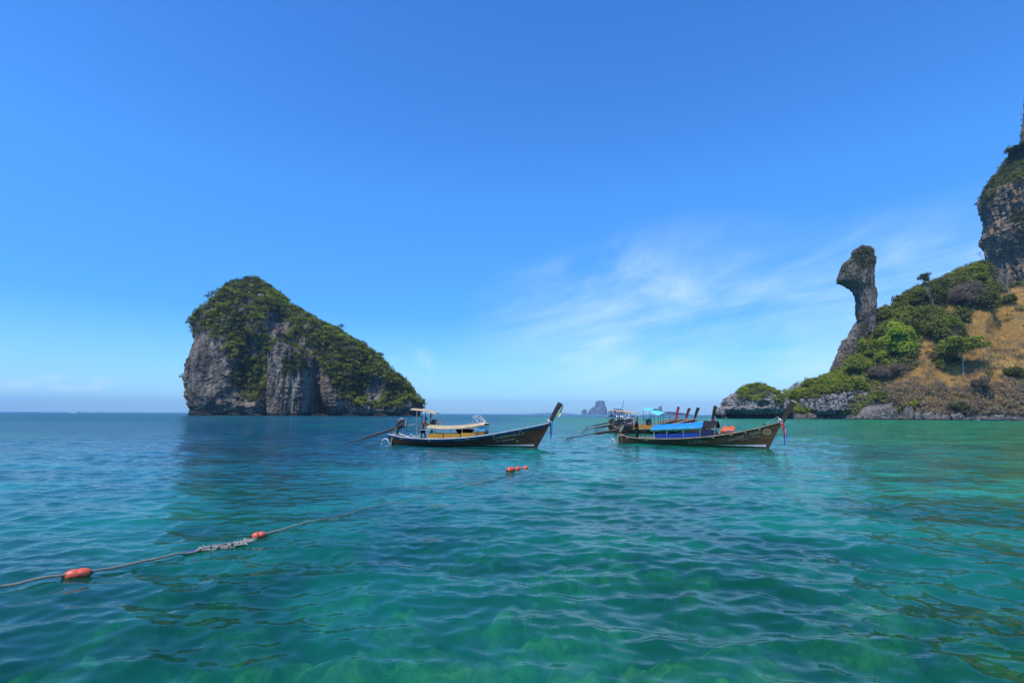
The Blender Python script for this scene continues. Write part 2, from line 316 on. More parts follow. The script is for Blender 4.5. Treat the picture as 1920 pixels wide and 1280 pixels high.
# ------------------------------------------------------------------ rocks lofted from levels, then weathered
def loft(levels, Yc, depth, seg=220, nlev=140, amp=1.0, feat=12.0, flute=.5, powr=.8, seed=0, below=3.0, fr=.75):
    """levels: (py, px_left, px_right[, depth factor]) from the bottom up, measured on the photograph at distance Yc (metres)"""
    lv = []
    for L in levels:
        a, b = onY(L[1], L[0], Yc), onY(L[2], L[0], Yc); lv.append(((a.z+b.z)/2, a.x, b.x, L[3] if len(L) > 3 else 1.0))
    lv = np.array(lv); zb = lv[0, 0]
    if below > 0: lv = np.vstack([[[-below, lv[0, 1], lv[0, 2], lv[0, 3]]], lv])
    zs = np.linspace(lv[0, 0], lv[-1, 0], nlev); xl = np.interp(zs, lv[:, 0], lv[:, 1]); xr = np.interp(zs, lv[:, 0], lv[:, 2]); df = np.interp(zs, lv[:, 0], lv[:, 3])
    th = np.linspace(0, 2*math.pi, seg, endpoint=False); c, s_ = np.cos(th), np.sin(th)
    ex = np.sign(c)*np.abs(c)**powr; ey = np.sign(s_)*np.abs(s_)**powr
    cx, ax = (xl+xr)/2, (xr-xl)/2; dp = depth*df; dp = np.where(np.arange(nlev) == nlev-1, dp*.5, dp)
    # the near side of a rock off to one side looks wider than its middle: narrow each ring until its seen width is the measured one
    fdep = dp*fr; Y = Yc+np.where(ey[None] < 0, fdep[:, None], dp[:, None]*1.15)*ey[None]; Z = np.repeat(zs[:, None], seg, 1); cen_ = onY(960, 775, Yc)
    def seen(x_, y_, z_):
        d_ = np.stack([x_, y_, z_], -1)-np.array(CP); w_ = d_@np.array(fw); return 960+F*(d_@np.array(rt))/w_
    tl, tr_ = seen(xl, np.full(nlev, Yc), zs), seen(xr, np.full(nlev, Yc), zs); xl, xr = xl.copy(), xr.copy()
    for _ in range(5):
        cx, ax = (xl+xr)/2, np.maximum((xr-xl)/2, .05); X = cx[:, None]+ax[:, None]*ex[None]; sx_ = seen(X, Y, Z)
        xl += (tl-sx_.min(1))*Yc/F; xr += (tr_-sx_.max(1))*Yc/F
    P = np.stack([X, Y, Z], -1)
    N = np.stack([ex[None]*np.ones((nlev, 1)), ey[None]*np.ones((nlev, 1)), np.zeros((nlev, seg))], -1); N /= np.linalg.norm(N, axis=-1)[..., None]
    q = P/feat+seed*7.7
    rz = fbm(q*3.3+2, 4, ridged=True)-.45; lg = fbm(q*[1.5, 1.5, 1.5]+31, 3); led = np.round(lg*6)/6-lg
    d = (fbm(q*[1, 1, .55], 5)*1.1 + flute*(fbm(q*[2.6, 2.6, .35]+5, 4, ridged=True)-.45) + .38*rz + .9*led + .30*fbm(q*7.5, 3))*amp
    d = d-np.mean(d)-.25*amp
    edge = np.clip(np.minimum(1, ax/(amp*2.2+1e-6)), .25, 1)[:, None]
    d = d*edge
    P = P+N*d[..., None]; P[..., 2] += fbm(q*2.3+11, 3)*amp*.5*np.clip((P[..., 2]-lv[0, 0])/(amp*3), 0, 1)
    top = P[-1].mean(0); V = np.vstack([P.reshape(-1, 3), [top]]); Fq = grid_faces(nlev, seg, True)
    ti = len(V)-1; a0 = (nlev-1)*seg; FF = Fq.tolist()+[[a0+j, a0+(j+1) % seg, ti] for j in range(seg)]
    dx = np.roll(P, -1, 1)-np.roll(P, 1, 1); dz = np.gradient(P, axis=0); Nn = np.cross(dx, dz); Nn /= np.linalg.norm(Nn, axis=-1)[..., None]+1e-9
    return dict(V=V, F=FF, P=P, N=Nn, ntop=1)
def merge(*parts):
    V = []; FF = []; k = 0; veg = []
    for p in parts:
        V.append(p['V']); FF += [[i+k for i in f] for f in p['F']]; k += len(p['V'])
        veg.append(np.concatenate([p.get('veg', np.zeros(p['P'].shape[:2])).ravel(), [float(p['veg'][-1].mean()) if 'veg' in p else 0]]))
    return np.vstack(V), FF, np.concatenate(veg)
def pxcoords(P):
    d = P-np.array(CP); w = d@np.array(fw); return 960+F*(d@np.array(rt))/w, 640-F*(d@np.array(up))/w
def ell(px, py, cx, cy, rx, ry, rot=0):
    c, s_ = math.cos(rot), math.sin(rot); dx, dy = px-cx, py-cy; u = (dx*c+dy*s_)/rx; v = (-dx*s_+dy*c)/ry
    return np.clip(1.5-(u*u+v*v)*1.0, 0, 1)
def scatter(L, part, n, r, leaves, size, g, tint=(.35, .15), lift=.25, up=0., long=1., region=None, edges=True):
    P, N, veg = part['P'], part['N'], part['veg']
    A = np.linalg.norm(np.cross(np.roll(P, -1, 1)-P, np.gradient(P, axis=0)), axis=-1); pr = (A*veg*(1 if region is None else region)).ravel(); pr = pr/pr.sum()
    idx = g.choice(len(pr), n, p=pr); Pp = P.reshape(-1, 3)[idx]; Nn = N.reshape(-1, 3)[idx]
    for i in range(n):
        rr = r*(.55+.9*g.random()); c = Pp[i]+Nn[i]*rr*lift
        tn = tint[0]+tint[1]*g.normal()+.5*float(perlin(np.array([Pp[i]/22.]))[0])*tint[1]*2
        L.add(c, rr, leaves, size, float(np.clip(tn, .02, .97)), g, long=long, up=up)
# ------------------------------------------------------------------ the big island
YI = 455.0
isl = loft([(779, 355, 789, 1.0), (774, 354, 790, 1.0), (766, 352, 794, .99), (753, 351, 793, .985), (745, 348, 781, .98), (734, 345, 775, .96), (713, 343, 761, .94), (693, 345, 736, .92), (664, 354, 709, .88),
            (644, 359, 684, .84), (630, 359, 654, .80), (612, 356, 631, .76), (604, 360, 602, .70), (584, 377, 577, .62), (568, 396, 550, .54), (556, 411, 536, .46), (545, 426, 522, .36), (536, 441, 508, .27), (529, 455, 496, .2), (524, 467, 487, .1)],
           YI, 56, fr=.85, seg=520, nlev=240, amp=5.5, feat=34, flute=1.1, powr=.72, seed=1)
P = isl['P']; ix, iy = pxcoords(P); front = P[..., 1] < YI
# deep hollows and buttresses on the seaward face
def carve(P, w, dy): P[..., 1] += np.where(front, w*dy, 0)
carve(P, ell(ix, iy, 520, 612, 26, 30), 9); carve(P, ell(ix, iy, 470, 690, 26, 60, .1), 10); carve(P, ell(ix, iy, 590, 730, 9, 50), 9)
carve(P, ell(ix, iy, 400, 690, 36, 75), -5); carve(P, ell(ix, iy, 700, 735, 55, 26, .25), 7); carve(P, ell(ix, iy, 640, 700, 30, 60, .3), -5)
base_cut = np.clip((775-iy)/14, 0, 1); carve(P, 1-base_cut, 4.5)
isl['V'][:-1] = P.reshape(-1, 3)
but = loft([(779, 500, 587), (760, 500, 588), (735, 500, 589), (710, 501, 588), (690, 503, 586), (670, 507, 581), (655, 512, 572), (642, 520, 558), (634, 527, 545), (629, 533, 539)], YI-58, 20, seg=160, nlev=110, amp=2.8, feat=16, flute=1.2, powr=.8, seed=3)
dx = np.roll(P, -1, 1)-np.roll(P, 1, 1); dz = np.gradient(P, axis=0); Nn = np.cross(dx, dz); isl['N'] = Nn/(np.linalg.norm(Nn, axis=-1)[..., None]+1e-9)
nz = isl['N'][..., 2]; nn = fbm(P/15.0+3, 4); nn2 = fbm(P/6.0+9, 3)
hy = np.clip((690-iy)/110, -.4, 1)
slope_line = np.interp(ix, [340, 400, 430, 480, 520, 560, 600, 640, 690, 740, 800], [625, 640, 700, 690, 650, 640, 690, 735, 745, 760, 775])   # below this the rock is bare
v = np.clip((slope_line-iy)/22+.05, -1.2, .8)+nz*1.1+nn*3.0+nn2*1.9-.1
v -= 2.4*ell(ix, iy, 516, 608, 22, 26); v += 1.9*ell(ix, iy, 470, 715, 34, 50, .3); v += 1.5*ell(ix, iy, 655, 735, 18, 42, -.7); v -= 1.0*ell(ix, iy, 395, 690, 40, 70)
v = np.where(front, v, nz*2+.4+nn); isl['veg'] = np.clip(v*1.6, 0, 1)*np.clip((774-iy)/8, 0, 1)
bx, by = pxcoords(but['P']); vb = (but['N'][..., 2]-.35)*1.5+fbm(but['P']/7, 3)*1.4-.2; vb += 1.4*ell(bx, by, 552, 685, 24, 22); vb -= np.clip((by-705)/20, 0, 2); but['veg'] = np.clip(vb, 0, 1)
toe = []
for i, (x0, x1, y0) in enumerate([(583, 616, 775), (470, 492, 774), (352, 372, 768), (360, 400, 772), (425, 452, 773), (505, 520, 776), (528, 536, 777), (548, 570, 776), (622, 634, 777), (640, 668, 776), (676, 688, 777), (700, 728, 775), (738, 750, 777), (402, 420, 775), (752, 776, 776), (780, 790, 775)]):
    t = loft([(779, x0, x1), (y0+2, x0+2, x1-4), (y0, x0+6, x0+12)], YI-66, 5, seg=40, nlev=16, amp=1.2, feat=6, seed=20+i, below=1.5); t['veg'] = t['P'][..., 0]*0; toe.append(t)
V_, F_, veg_ = merge(isl, but, *toe)
island = empty('rock_island', (float(onY(560, 778, YI).x), YI, 0)); tag(island, 'big steep limestone island covered in green scrub, its long slope falling right', 'island')
off = np.array(island.location)
ro = mesh_obj('rock_face', V_-off, F_, M_rock, island, smooth=False, attrs={'veg': veg_})
g = np.random.default_rng(21); L = Leaves()
fmask = np.where(P[..., 1] < YI+25, 1.0, .12)
scatter(L, isl, 3300, 2.6, 50, .58, g, (.44, .27), lift=.35, region=fmask*np.clip(isl['veg'], 0, 1))
scatter(L, but, 190, 1.9, 36, .5, g, (.4, .16))
for px, py, r in [(400, 551, 5), (392, 556, 4), (406, 560, 4), (640, 612, 3.5), (665, 640, 3.5), (712, 665, 4), (357, 606, 4), (362, 600, 5), (478, 523, 4), (436, 534, 3.5)]:
    p_ = onY(px, py, YI-2); L.add((p_.x, p_.y, p_.z), r, 130, .6, .22, g, flat=.6)
fo = L.build('foliage', M_leaf, island, off); fo['kind'] = 'stuff'
# ------------------------------------------------------------------ hill on the right
gm, n = new_mat('hill_ground'); g_ = n.add('ShaderNodeNewGeometry'); p = g_.outputs['Position']
gr = n.add('ShaderNodeAttribute', attribute_name='grass').outputs['Fac']
st = n.vmath('MULTIPLY', p, (1, 1, .5))
cg = n.ramp(n.noise(st, .09, 6, .65, .8), [(.30, (.17,.105,.045)), (.45, (.31,.175,.05)), (.56, (.44,.245,.055)), (.68, (.50,.32,.085)), (.8, (.25,.21,.06))])
cs = n.ramp(n.noise(p, .25, 5, .6), [(.35, (.035,.038,.018)), (.55, (.085,.078,.035)), (.75, (.16,.13,.08))])
ck = n.ramp(n.noise(p, .5, 5, .65), [(.35, (.04,.036,.034)), (.55, (.12,.11,.10)), (.7, (.26,.235,.21))])
c = n.mix(gr, cs, cg); z = n.sep(p)[2]; c = n.mix(n.rng(n.math('ADD', z, n.math('MULTIPLY', n.noise(p, .15, 3), 3.0)), 5.5, 3.2, 0, 1), c, ck)
pb = n.add('ShaderNodeBsdfPrincipled'); n.put(pb.inputs['Base Color'], c); pb.inputs['Roughness'].default_value = .95; pb.inputs['Specular IOR Level'].default_value = .1
b = n.add('ShaderNodeBump'); n.put(b.inputs['Height'], n.noise(st, 1.1, 5, .7)); b.inputs['Distance'].default_value = .8; n.l.new(b.outputs[0], pb.inputs['Normal'])
o_ = n.add('ShaderNodeOutputMaterial'); n.l.new(pb.outputs[0], o_.inputs[0])
SH = [(1440, 325), (1470, 312), (1560, 306), (1640, 296), (1700, 282), (1800, 274), (1920, 264), (2150, 252), (2500, 244)]
RG = [(1440, 779, 336), (1468, 752, 338), (1490, 733, 338), (1510, 720, 338), (1535, 711, 338), (1560, 704, 338), (1582, 688, 338), (1600, 670, 338), (1622, 640, 338), (1642, 612, 340), (1660, 590, 342), (1685, 572, 344),
      (1704, 550, 346), (1730, 538, 350), (1752, 532, 353), (1775, 520, 356), (1800, 508, 360), (1830, 497, 362), (1850, 494, 363), (1870, 542, 358), (1920, 530, 360), (2150, 480, 368), (2500, 430, 372)]
us = np.concatenate([np.linspace(1440, 1935, 420), np.linspace(1938, 2500, 90)])
shp = np.array([tuple(onZ_) for onZ_ in [onY(u, 780, float(np.interp(u, *zip(*SH)))) for u in us]]); shp[:, 2] = -1.5
rgp = np.array([tuple(onY(u, float(np.interp(u, [r[0] for r in RG], [r[1] for r in RG])), float(np.interp(u, [r[0] for r in RG], [r[2] for r in RG])))) for u in us])
vs_ = np.linspace(0, 1, 220); bk = np.linspace(0, 1, 30)[1:]
fr_ = shp[:, None]*(1-vs_)[None, :, None]+rgp[:, None]*vs_[None, :, None]
zc = -1.5+(rgp[:, 2:3]+1.5)*(vs_[None]**.86*.9+.1*np.clip(vs_[None]*14, 0, 1)); fr_[..., 2] = zc
wgt = np.clip(np.minimum(vs_*6, (1-vs_)*5), 0, 1)[None]*np.clip(rgp[:, 2:3]/25, .15, 1)
q = fr_/24.0; fr_[..., 2] += (fbm(q*[1, 1, 0], 4)*7+fbm(fr_/6.0, 3)*1.5)*wgt; fr_[..., 1] += fbm(q*1.7+5, 3)*5*wgt
bb = rgp[:, None]+np.stack([0*bk, bk*70, -(bk**1.5)*1.0], -1)[None]*np.stack([np.ones(len(us)), np.ones(len(us)), rgp[:, 2]+4], -1)[:, None]
HP = np.concatenate([fr_, bb], 1); HX, HYp = pxcoords(HP)
def eb(cx, cy, rx, ry, rot=0): return ell(HX, HYp, cx, cy, rx, ry, rot)
grass = np.max([eb(1782, 572, 14, 20), eb(1868, 610, 72, 34, -.15), eb(1905, 562, 44, 24, -.3), eb(1738, 650, 16, 70, .25), eb(1800, 722, 125, 44), eb(1885, 672, 90, 60), eb(1720, 735, 40, 26), eb(2050, 620, 160, 150)], 0)
grass = np.clip(grass+fbm(HP/9.0, 3)*.9-.15, 0, 1); grass[:, 220:] = .2
hill = mesh_obj('hill', HP.reshape(-1, 3), grid_faces(len(us), HP.shape[1])[:, ::-1], gm, attrs={'grass': grass.ravel()}); hill['kind'] = 'structure'
def hill_at(px, py):
    d = (HX[:, :220]-px)**2+(HYp[:, :220]-py)**2; i, j = np.unravel_index(np.argmin(d), d.shape); return HP[i, j]
HA = np.zeros(HP.shape[:2]); HA[:-1, :-1] = np.linalg.norm(np.cross(HP[1:, :-1]-HP[:-1, :-1], HP[:-1, 1:]-HP[:-1, :-1]), axis=-1); HA[:, 220:] *= .15; HA *= (HX < 1990)
def pick(w_, n, g): pr = (HA*w_).ravel(); pr /= pr.sum(); return HP.reshape(-1, 3)[g.choice(len(pr), n, p=pr)], None
g = np.random.default_rng(5)
# green scrub between the shrubs
L = Leaves(); green = np.clip(1-grass*1.6, 0, 1)*(HP[..., 2] > 3)*np.clip(1.2-np.clip((HX-1650)/60, 0, 1)*np.clip((HYp-700)/30, 0, 1)*1.4, 0, 1)
pts, _ = pick(green, 2900, g)
for c in pts:
    r = 1.5+2.2*g.random(); px_c = proj(c); t = .58+.23*g.normal()+(.14 if px_c[1] > 670 and px_c[0] < 1640 else 0)-(.12 if px_c[0] > 1690 else 0)
    L.add((c[0], c[1], c[2]+r*.3), r, 44, .55, float(np.clip(t, .05, .95)), g)
sc = L.build('hillside_scrub', M_leaf); tag(sc, 'dense green scrub covering the left part of the hillside', 'scrub', kind='stuff')
for i in range(120):
    px = 1556+92*g.random(); py = float(np.interp(px, [1556, 1580, 1600, 1625, 1648], [704, 692, 676, 646, 612]))+2+16*g.random(); c = hill_at(px, py); r = 1.6+1.6*g.random(); L.add((c[0], c[1]-1.0, c[2]+r*.5), r, 60, .5, float(.5+.18*g.normal()), g)
sc.data.name = 'first'; bpy.data.objects.remove(sc, do_unlink=True); sc = L.build('hillside_scrub', M_leaf); tag(sc, 'dense green scrub covering the left part of the hillside', 'scrub', kind='stuff')
# dry golden grass and grey-brown brush
L = Leaves(); pts, _ = pick(np.clip(grass, 0, 1)*(HP[..., 2] > 4), 17000, g)
for c in pts.reshape(-1, 1, 3):
    k = 5; ctr = c+g.normal(size=(k, 3))*[.9, .9, .12]+[0, 0, .35]; L.leaf(ctr, np.tile([0, -.3, 1.], (k, 1)), .27, float(np.clip(.78+.11*g.normal()+.45*float(perlin(c[0]/14.0)), 0, 1)), g, 1.9, 1.6)
dg = L.build('dry_grass', M_brush); tag(dg, 'dry golden grass on the open hillside', 'grass', kind='stuff')
L = Leaves(); low = np.clip((HYp-715)/22, 0, 1)*(HX > 1630)*(HP[..., 2] > 2.2)+.10*grass*(HYp > 640)
pts, _ = pick(low, 1300, g)
for c in pts:
    r = 1.2+1.9*g.random(); L.add((c[0], c[1], c[2]+r*.35), r, 46, .42, float(np.clip(.38+.2*g.normal(), 0, .85)), g, long=1.9, up=.9)
pts, _ = pick(green*(HX > 1590), 420, g)
for c in pts:
    r = 1.3+1.7*g.random(); L.add((c[0], c[1]-.6, c[2]+r*.6), r, 50, .40, float(np.clip(.22+.16*g.normal(), 0, .7)), g, long=1.9, up=.9)
db = L.build('dry_brush', M_brush); tag(db, 'leafless grey-brown brush on the hillside, thickest along its foot', 'brush', kind='stuff')

# ------------------------------------------------------------------ rocks on the shore and above it
def rock_thing(name, lofts, mat, label, cat='rock', group=None, foliage=None, origin=None):
    V_, F_, vg = merge(*lofts); o = np.array(origin) if origin is not None else np.array([V_[:, 0].mean(), V_[:, 1].mean(), 0.0])
    root = empty(name, tuple(o)); tag(root, label, cat, group); mesh_obj('rock_face', V_-o, F_, mat, root, attrs={'veg': vg})
    if foliage: f = foliage.build('foliage', M_leaf, root, o); f['kind'] = 'stuff'
    return root
def setveg(p, expr): p['veg'] = np.clip(expr, 0, 1); return p
YH = 318
a = loft([(783, 1362, 1480, .7), (777, 1356, 1482, .7), (772, 1342, 1487, .9), (766, 1337, 1489, 1.05), (761, 1352, 1487, 1.04), (754, 1351, 1484, 1.0), (748, 1356, 1478, .96), (740, 1368, 1464, .85), (733, 1380, 1453, .7), (727, 1392, 1444, .5), (722, 1402, 1436, .25)],
         YH, 20, seg=260, nlev=110, amp=2.3, feat=8, flute=.6, powr=.8, seed=6)
ax_, ay_ = pxcoords(a['P']); a['P'][..., 1] += np.where(a['P'][..., 1] < YH, ell(ax_, ay_, 1434, 757, 10, 6)*4, 0); a['V'][:-1] = a['P'].reshape(-1, 3)
setveg(a, np.clip((745-ay_)/7, 0, 1)*np.clip((ax_-1376)/14, 0, 1)+.8*ell(ax_, ay_, 1462, 752, 12, 12, .6)+fbm(a['P']/4, 3)*.5-.1)
L = Leaves(); g = np.random.default_rng(8)
scatter(L, a, 150, 1.2, 60, .36, g, (.62, .12), lift=.5, region=((ax_ > 1382))*1.0)
for i in range(46):
    px = 1384+70*g.random(); top_ = float(np.interp(px, [1384, 1393, 1410, 1432, 1445, 1456], [734, 723, 717, 717, 724, 737])); py = top_+3+(747-top_)*g.random()**1.3
    q_ = onY(px, py, YH-14+11*(747-py)/30+g.random()*2); L.add(tuple(q_), 1.3+1.5*g.random(), 120, .36, float(.50+.32*g.random()), g, flat=.8)
rock_thing('rock_islet', [a], M_rock_r, 'pale undercut limestone rock capped with a round green bush, left end of the headland', 'rock', foliage=L)
nub = loft([(783, 1343, 1361), (777, 1337, 1362), (770, 1336, 1360), (764, 1341, 1354)], YH-6, 5, seg=60, nlev=30, amp=.8, feat=4, seed=9); nub['veg'] = nub['P'][..., 0]*0
rock_thing('shore_rock', [nub], M_rock_r, 'small dark rock against the left foot of the green-capped rock', 'rock')
h2 = loft([(785, 1503, 1612, .66), (779, 1498, 1616, .68), (774, 1486, 1624, .84), (768, 1479, 1634, 1.05), (762, 1479, 1640, 1.05), (752, 1481, 1646, 1.0), (744, 1486, 1648, .95), (736, 1500, 1646, .85), (728, 1520, 1640, .7), (720, 1545, 1620, .4)],
          YH, 22, seg=280, nlev=110, amp=3.4, feat=9, flute=.9, powr=.75, seed=12)
hx_, hy_ = pxcoords(h2['P']); setveg(h2, np.clip((np.interp(hx_, [1480, 1500, 1530, 1560, 1600, 1650], [748, 750, 748, 742, 735, 740])-hy_)/6, 0, 1)+fbm(h2['P']/4, 3)*.6-.15)
L = Leaves(); scatter(L, h2, 420, 1.6, 56, .40, g, (.60, .13), lift=.5)
rock_thing('headland_rock', [h2], M_rock_r, 'long pale limestone face undercut by the sea beneath green scrub', 'rock', foliage=L)
bo = loft([(787, 1603, 1686), (779, 1605, 1684), (771, 1611, 1681), (763, 1620, 1675), (757, 1632, 1665), (754, 1642, 1656)], 287, 11, seg=150, nlev=60, amp=1.5, feat=5, flute=.5, seed=14)
bo['veg'] = bo['P'][..., 0]*0; rock_thing('boulder', [bo], M_bould, 'largest boulder on the shore, grey and domed, beside the undercut cliff', 'boulder')
BL = [(1694, 1713, 764), (1713, 1729, 773), (1729, 1752, 773), (1753, 1765, 775), (1765, 1780, 778), (1781, 1806, 775), (1838, 1852, 780), (1862, 1886, 777), (1893, 1909, 781)]
NM = ['dark upright boulder standing nearest right of the largest boulder', 'tan slab wedged between the dark upright boulder and the broad tan boulder', 'broad tan boulder with a shaded foot, third right of the largest boulder', 'small rounded grey rock against the broad tan boulder',
      'low flat rock between the small rounded rock and the long grey one', 'long low grey rock in the middle of the shore', 'small pale rock right of the middle of the shore', 'slanting tan rock under the brush near the right picture edge', 'smallest dark rock, last before the right picture edge']
for i, ((x0, x1, yt), nm) in enumerate(zip(BL, NM)):
    Yb = float(np.interp((x0+x1)/2, *zip(*SH)))-3; w_ = (x1-x0)
    p_ = loft([(787, x0-1, x1+1), (yt+(787-yt)*.45-1, x0-1, x1+1), (yt, x0+w_*.12, x1-w_*.10), (yt-2.5, x0+w_*.3, x1-w_*.25)], Yb, w_/3.2*.4, seg=44, nlev=22, amp=.9, feat=2.4, flute=.3, seed=30+i, below=1.5); p_['veg'] = p_['P'][..., 0]*0
    rock_thing('boulder', [p_], M_bould, nm, 'boulder', 'boulders along the foot of the hillside')
# rubble along the waterline
g = np.random.default_rng(33); V_ = []; F_ = []; k = 0
ico = np.array([(0, 0, 1), (.9, 0, .1), (.3, .85, .0), (-.7, .5, .1), (-.75, -.5, 0), (.25, -.9, .1), (0, 0, -.6)])
for i in range(900):
    u = 1500+g.random()*480; Ys = float(np.interp(u, *zip(*SH)))+g.normal()*1.2+1.0+2.5*g.random(); c = np.array(onY(u, 780, Ys)); c[2] = .1+.9*g.random(); s_ = .25+.8*g.random()**2
    V_.append(c+(ico+g.normal(size=(7, 3))*.18)*s_*[1.3, 1, .7]); F_ += [[k, k+1+j, k+1+(j+1) % 5] for j in range(5)]+[[k+6, k+1+(j+1) % 5, k+1+j] for j in range(5)]; k += 7
rb = mesh_obj('shore_rubble', np.vstack(V_), F_, M_bould, attrs={'veg': np.zeros(k)}); tag(rb, 'broken stones strewn along the waterline of the hillside', 'stones', kind='stuff')
# the leaning rock pillar
YP = 338
pil = loft([(625, 1606, 1643, 1.1), (606, 1606, 1642, 1.0), (593, 1605, 1643), (571, 1604, 1644), (556, 1602, 1646), (545, 1599, 1645), (539, 1595, 1643, 1.05), (533, 1583, 1642, 1.15), (526, 1568, 1642, 1.2), (519, 1567, 1641, 1.2), (510, 1572, 1641, 1.2), (497, 1576, 1642, 1.15), (488, 1583, 1643, 1.1),
            (480, 1593, 1641, 1.0), (468, 1595, 1640, .9), (463, 1606, 1634, .6), (461, 1618, 1628, .3)], YP, 7.5, seg=240, nlev=200, amp=1.35, feat=7, flute=1.0, powr=.75, seed=17, below=0)
x_, y_ = pxcoords(pil['P']); setveg(pil, 1.2*ell(x_, y_, 1622, 480, 22, 20)+.95*ell(x_, y_, 1602, 508, 28, 26)*(fbm(pil['P']/3, 3)+.75)+fbm(pil['P']/3.5, 3)*.8-.35-np.clip((y_-528)/6, 0, 2))
cr = loft([(705, 1556, 1590, 1.1), (690, 1558, 1602), (676, 1562, 1610), (659, 1571, 1618), (637, 1579, 1628), (626, 1588, 1630), (611, 1597, 1638), (600, 1606, 1640, .8)], YP+1, 8, seg=150, nlev=90, amp=2.2, feat=6, flute=.7, seed=18, below=0)
x_, y_ = pxcoords(cr['P']); setveg(cr, fbm(cr['P']/3.5, 3)*1.2-.25+np.clip((x_-1600)/20, 0, 1)*.6)
sd = loft([(625, 1632, 1672), (600, 1636, 1664), (588, 1638, 1661), (578, 1640, 1662), (573, 1654, 1661)], YP+4, 6, seg=70, nlev=40, amp=.7, feat=5, seed=19, below=0); sd['veg'] = sd['P'][..., 0]*0
L = Leaves(); g = np.random.default_rng(9); scatter(L, pil, 230, .7, 36, .26, g, (.26, .12), lift=.3); scatter(L, cr, 90, .9, 34, .3, g, (.38, .15))
rock_thing('rock_pillar', [pil, cr, sd], M_pillar, 'tall rock pillar with a beaked head standing on the ridge', 'rock pillar', foliage=L, origin=(float(onY(1620, 620, YP).x), YP, float(onY(1620, 700, YP).z)))
kn = loft([(742, 1480, 1500), (730, 1482, 1499), (722, 1485, 1497), (719, 1488, 1494)], 331, 3, seg=60, nlev=26, amp=.6, feat=4, seed=21, below=0); kn['veg'] = kn['P'][..., 0]*0
rock_thing('boulder', [kn], M_rock_r, 'pale boulder poking out of the scrub above the undercut cliff', 'boulder', origin=tuple(np.array(onY(1490, 742, 331))))
# high cliff at the right
YC = 392
cl1 = loft([(640, 1870, 2200, 1.05), (590, 1868, 2200, 1.05), (545, 1864, 2200), (519, 1857, 2200), (490, 1857, 2200), (479, 1859, 2200), (466, 1851, 2200, 1.02), (447, 1842, 2200, 1.05), (429, 1835, 2200, 1.08), (418, 1841, 2200, 1.05), (397, 1840, 2190, 1.05), (379, 1834, 2180, 1.08), (360, 1831, 2170, 1.08), (348, 1833, 2160, 1.05), (332, 1847, 2150, 1.0),
            (315, 1856, 2130, .95), (300, 1869, 2110, .88), (286, 1879, 2090, .8), (272, 1890, 2070, .7)], YC, 36, seg=420, nlev=230, amp=3.8, feat=13, flute=.8, powr=.62, seed=23, below=0)
x_, y_ = pxcoords(cl1['P']); setveg(cl1, np.clip((352-y_)/18, 0, 1)+.9*ell(x_, y_, 1850, 355, 22, 26)+.8*ell(x_, y_, 1915, 405, 22, 14)+fbm(cl1['P']/6, 3)*.9-.28)
cl2 = loft([(300, 1913, 2060), (263, 1913, 2050), (235, 1912, 2040), (213, 1915, 2030), (191, 1919, 2010), (170, 1926, 1995), (140, 1940, 1985)], YC+14, 20, seg=200, nlev=90, amp=1.8, feat=12, flute=.9, seed=24, below=0)
cl2['veg'] = np.clip(fbm(cl2['P']/6, 3)*1.0-.2, 0, 1)
L = Leaves(); g = np.random.default_rng(10); scatter(L, cl1, 900, 2.1, 46, .5, g, (.34, .13), region=(x_ < 1990)*1.0, lift=.35); scatter(L, cl2, 60, 1.5, 40, .45, g, (.3, .1))
rock_thing('cliff', [cl1, cl2], M_cliff, 'high overhanging brown cliff with scrub on top at the right edge', 'cliff', foliage=L, origin=(float(onY(1900, 540, YC).x), YC, 0))
# far islands
def far_rock(parts, Yf, label, name='far_island', dep=.6, amp=.02):
    ls_ = []
    for i, lv in enumerate(parts):
        wpx = max(l[2]-l[1] for l in lv)/960*Yf; p_ = loft(lv, Yf, wpx*dep, seg=90, nlev=50, amp=wpx*amp*2, feat=wpx*.22, flute=.8, seed=40+i); p_['veg'] = np.clip(fbm(p_['P']/(wpx*.15), 3)*1.5+.1+p_['N'][..., 2], 0, .8); ls_.append(p_)
    V_, F_, vg = merge(*ls_); o = np.array([V_[:, 0].mean(), Yf, 0.]); ob = mesh_obj(name, V_-o, F_, M_far, attrs={'veg': vg}); ob.location = tuple(o); tag(ob, label, 'island'); return ob
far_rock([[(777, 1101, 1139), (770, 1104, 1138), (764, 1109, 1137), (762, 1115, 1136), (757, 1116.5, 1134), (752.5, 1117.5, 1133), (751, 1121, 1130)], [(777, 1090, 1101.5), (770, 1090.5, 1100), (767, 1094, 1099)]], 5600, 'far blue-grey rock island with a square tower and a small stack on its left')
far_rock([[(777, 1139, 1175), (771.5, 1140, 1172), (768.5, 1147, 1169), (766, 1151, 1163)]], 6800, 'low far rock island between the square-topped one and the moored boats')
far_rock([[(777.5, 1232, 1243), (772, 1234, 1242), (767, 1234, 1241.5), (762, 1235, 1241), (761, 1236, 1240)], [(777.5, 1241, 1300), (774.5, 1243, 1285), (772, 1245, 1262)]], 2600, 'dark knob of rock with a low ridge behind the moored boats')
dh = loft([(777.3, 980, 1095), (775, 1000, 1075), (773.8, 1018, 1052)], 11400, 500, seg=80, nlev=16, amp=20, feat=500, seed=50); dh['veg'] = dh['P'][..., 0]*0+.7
V_, F_, vg = merge(dh); o_ = mesh_obj('distant_hills', V_, F_, M_far, attrs={'veg': vg}); o_['kind'] = 'structure'

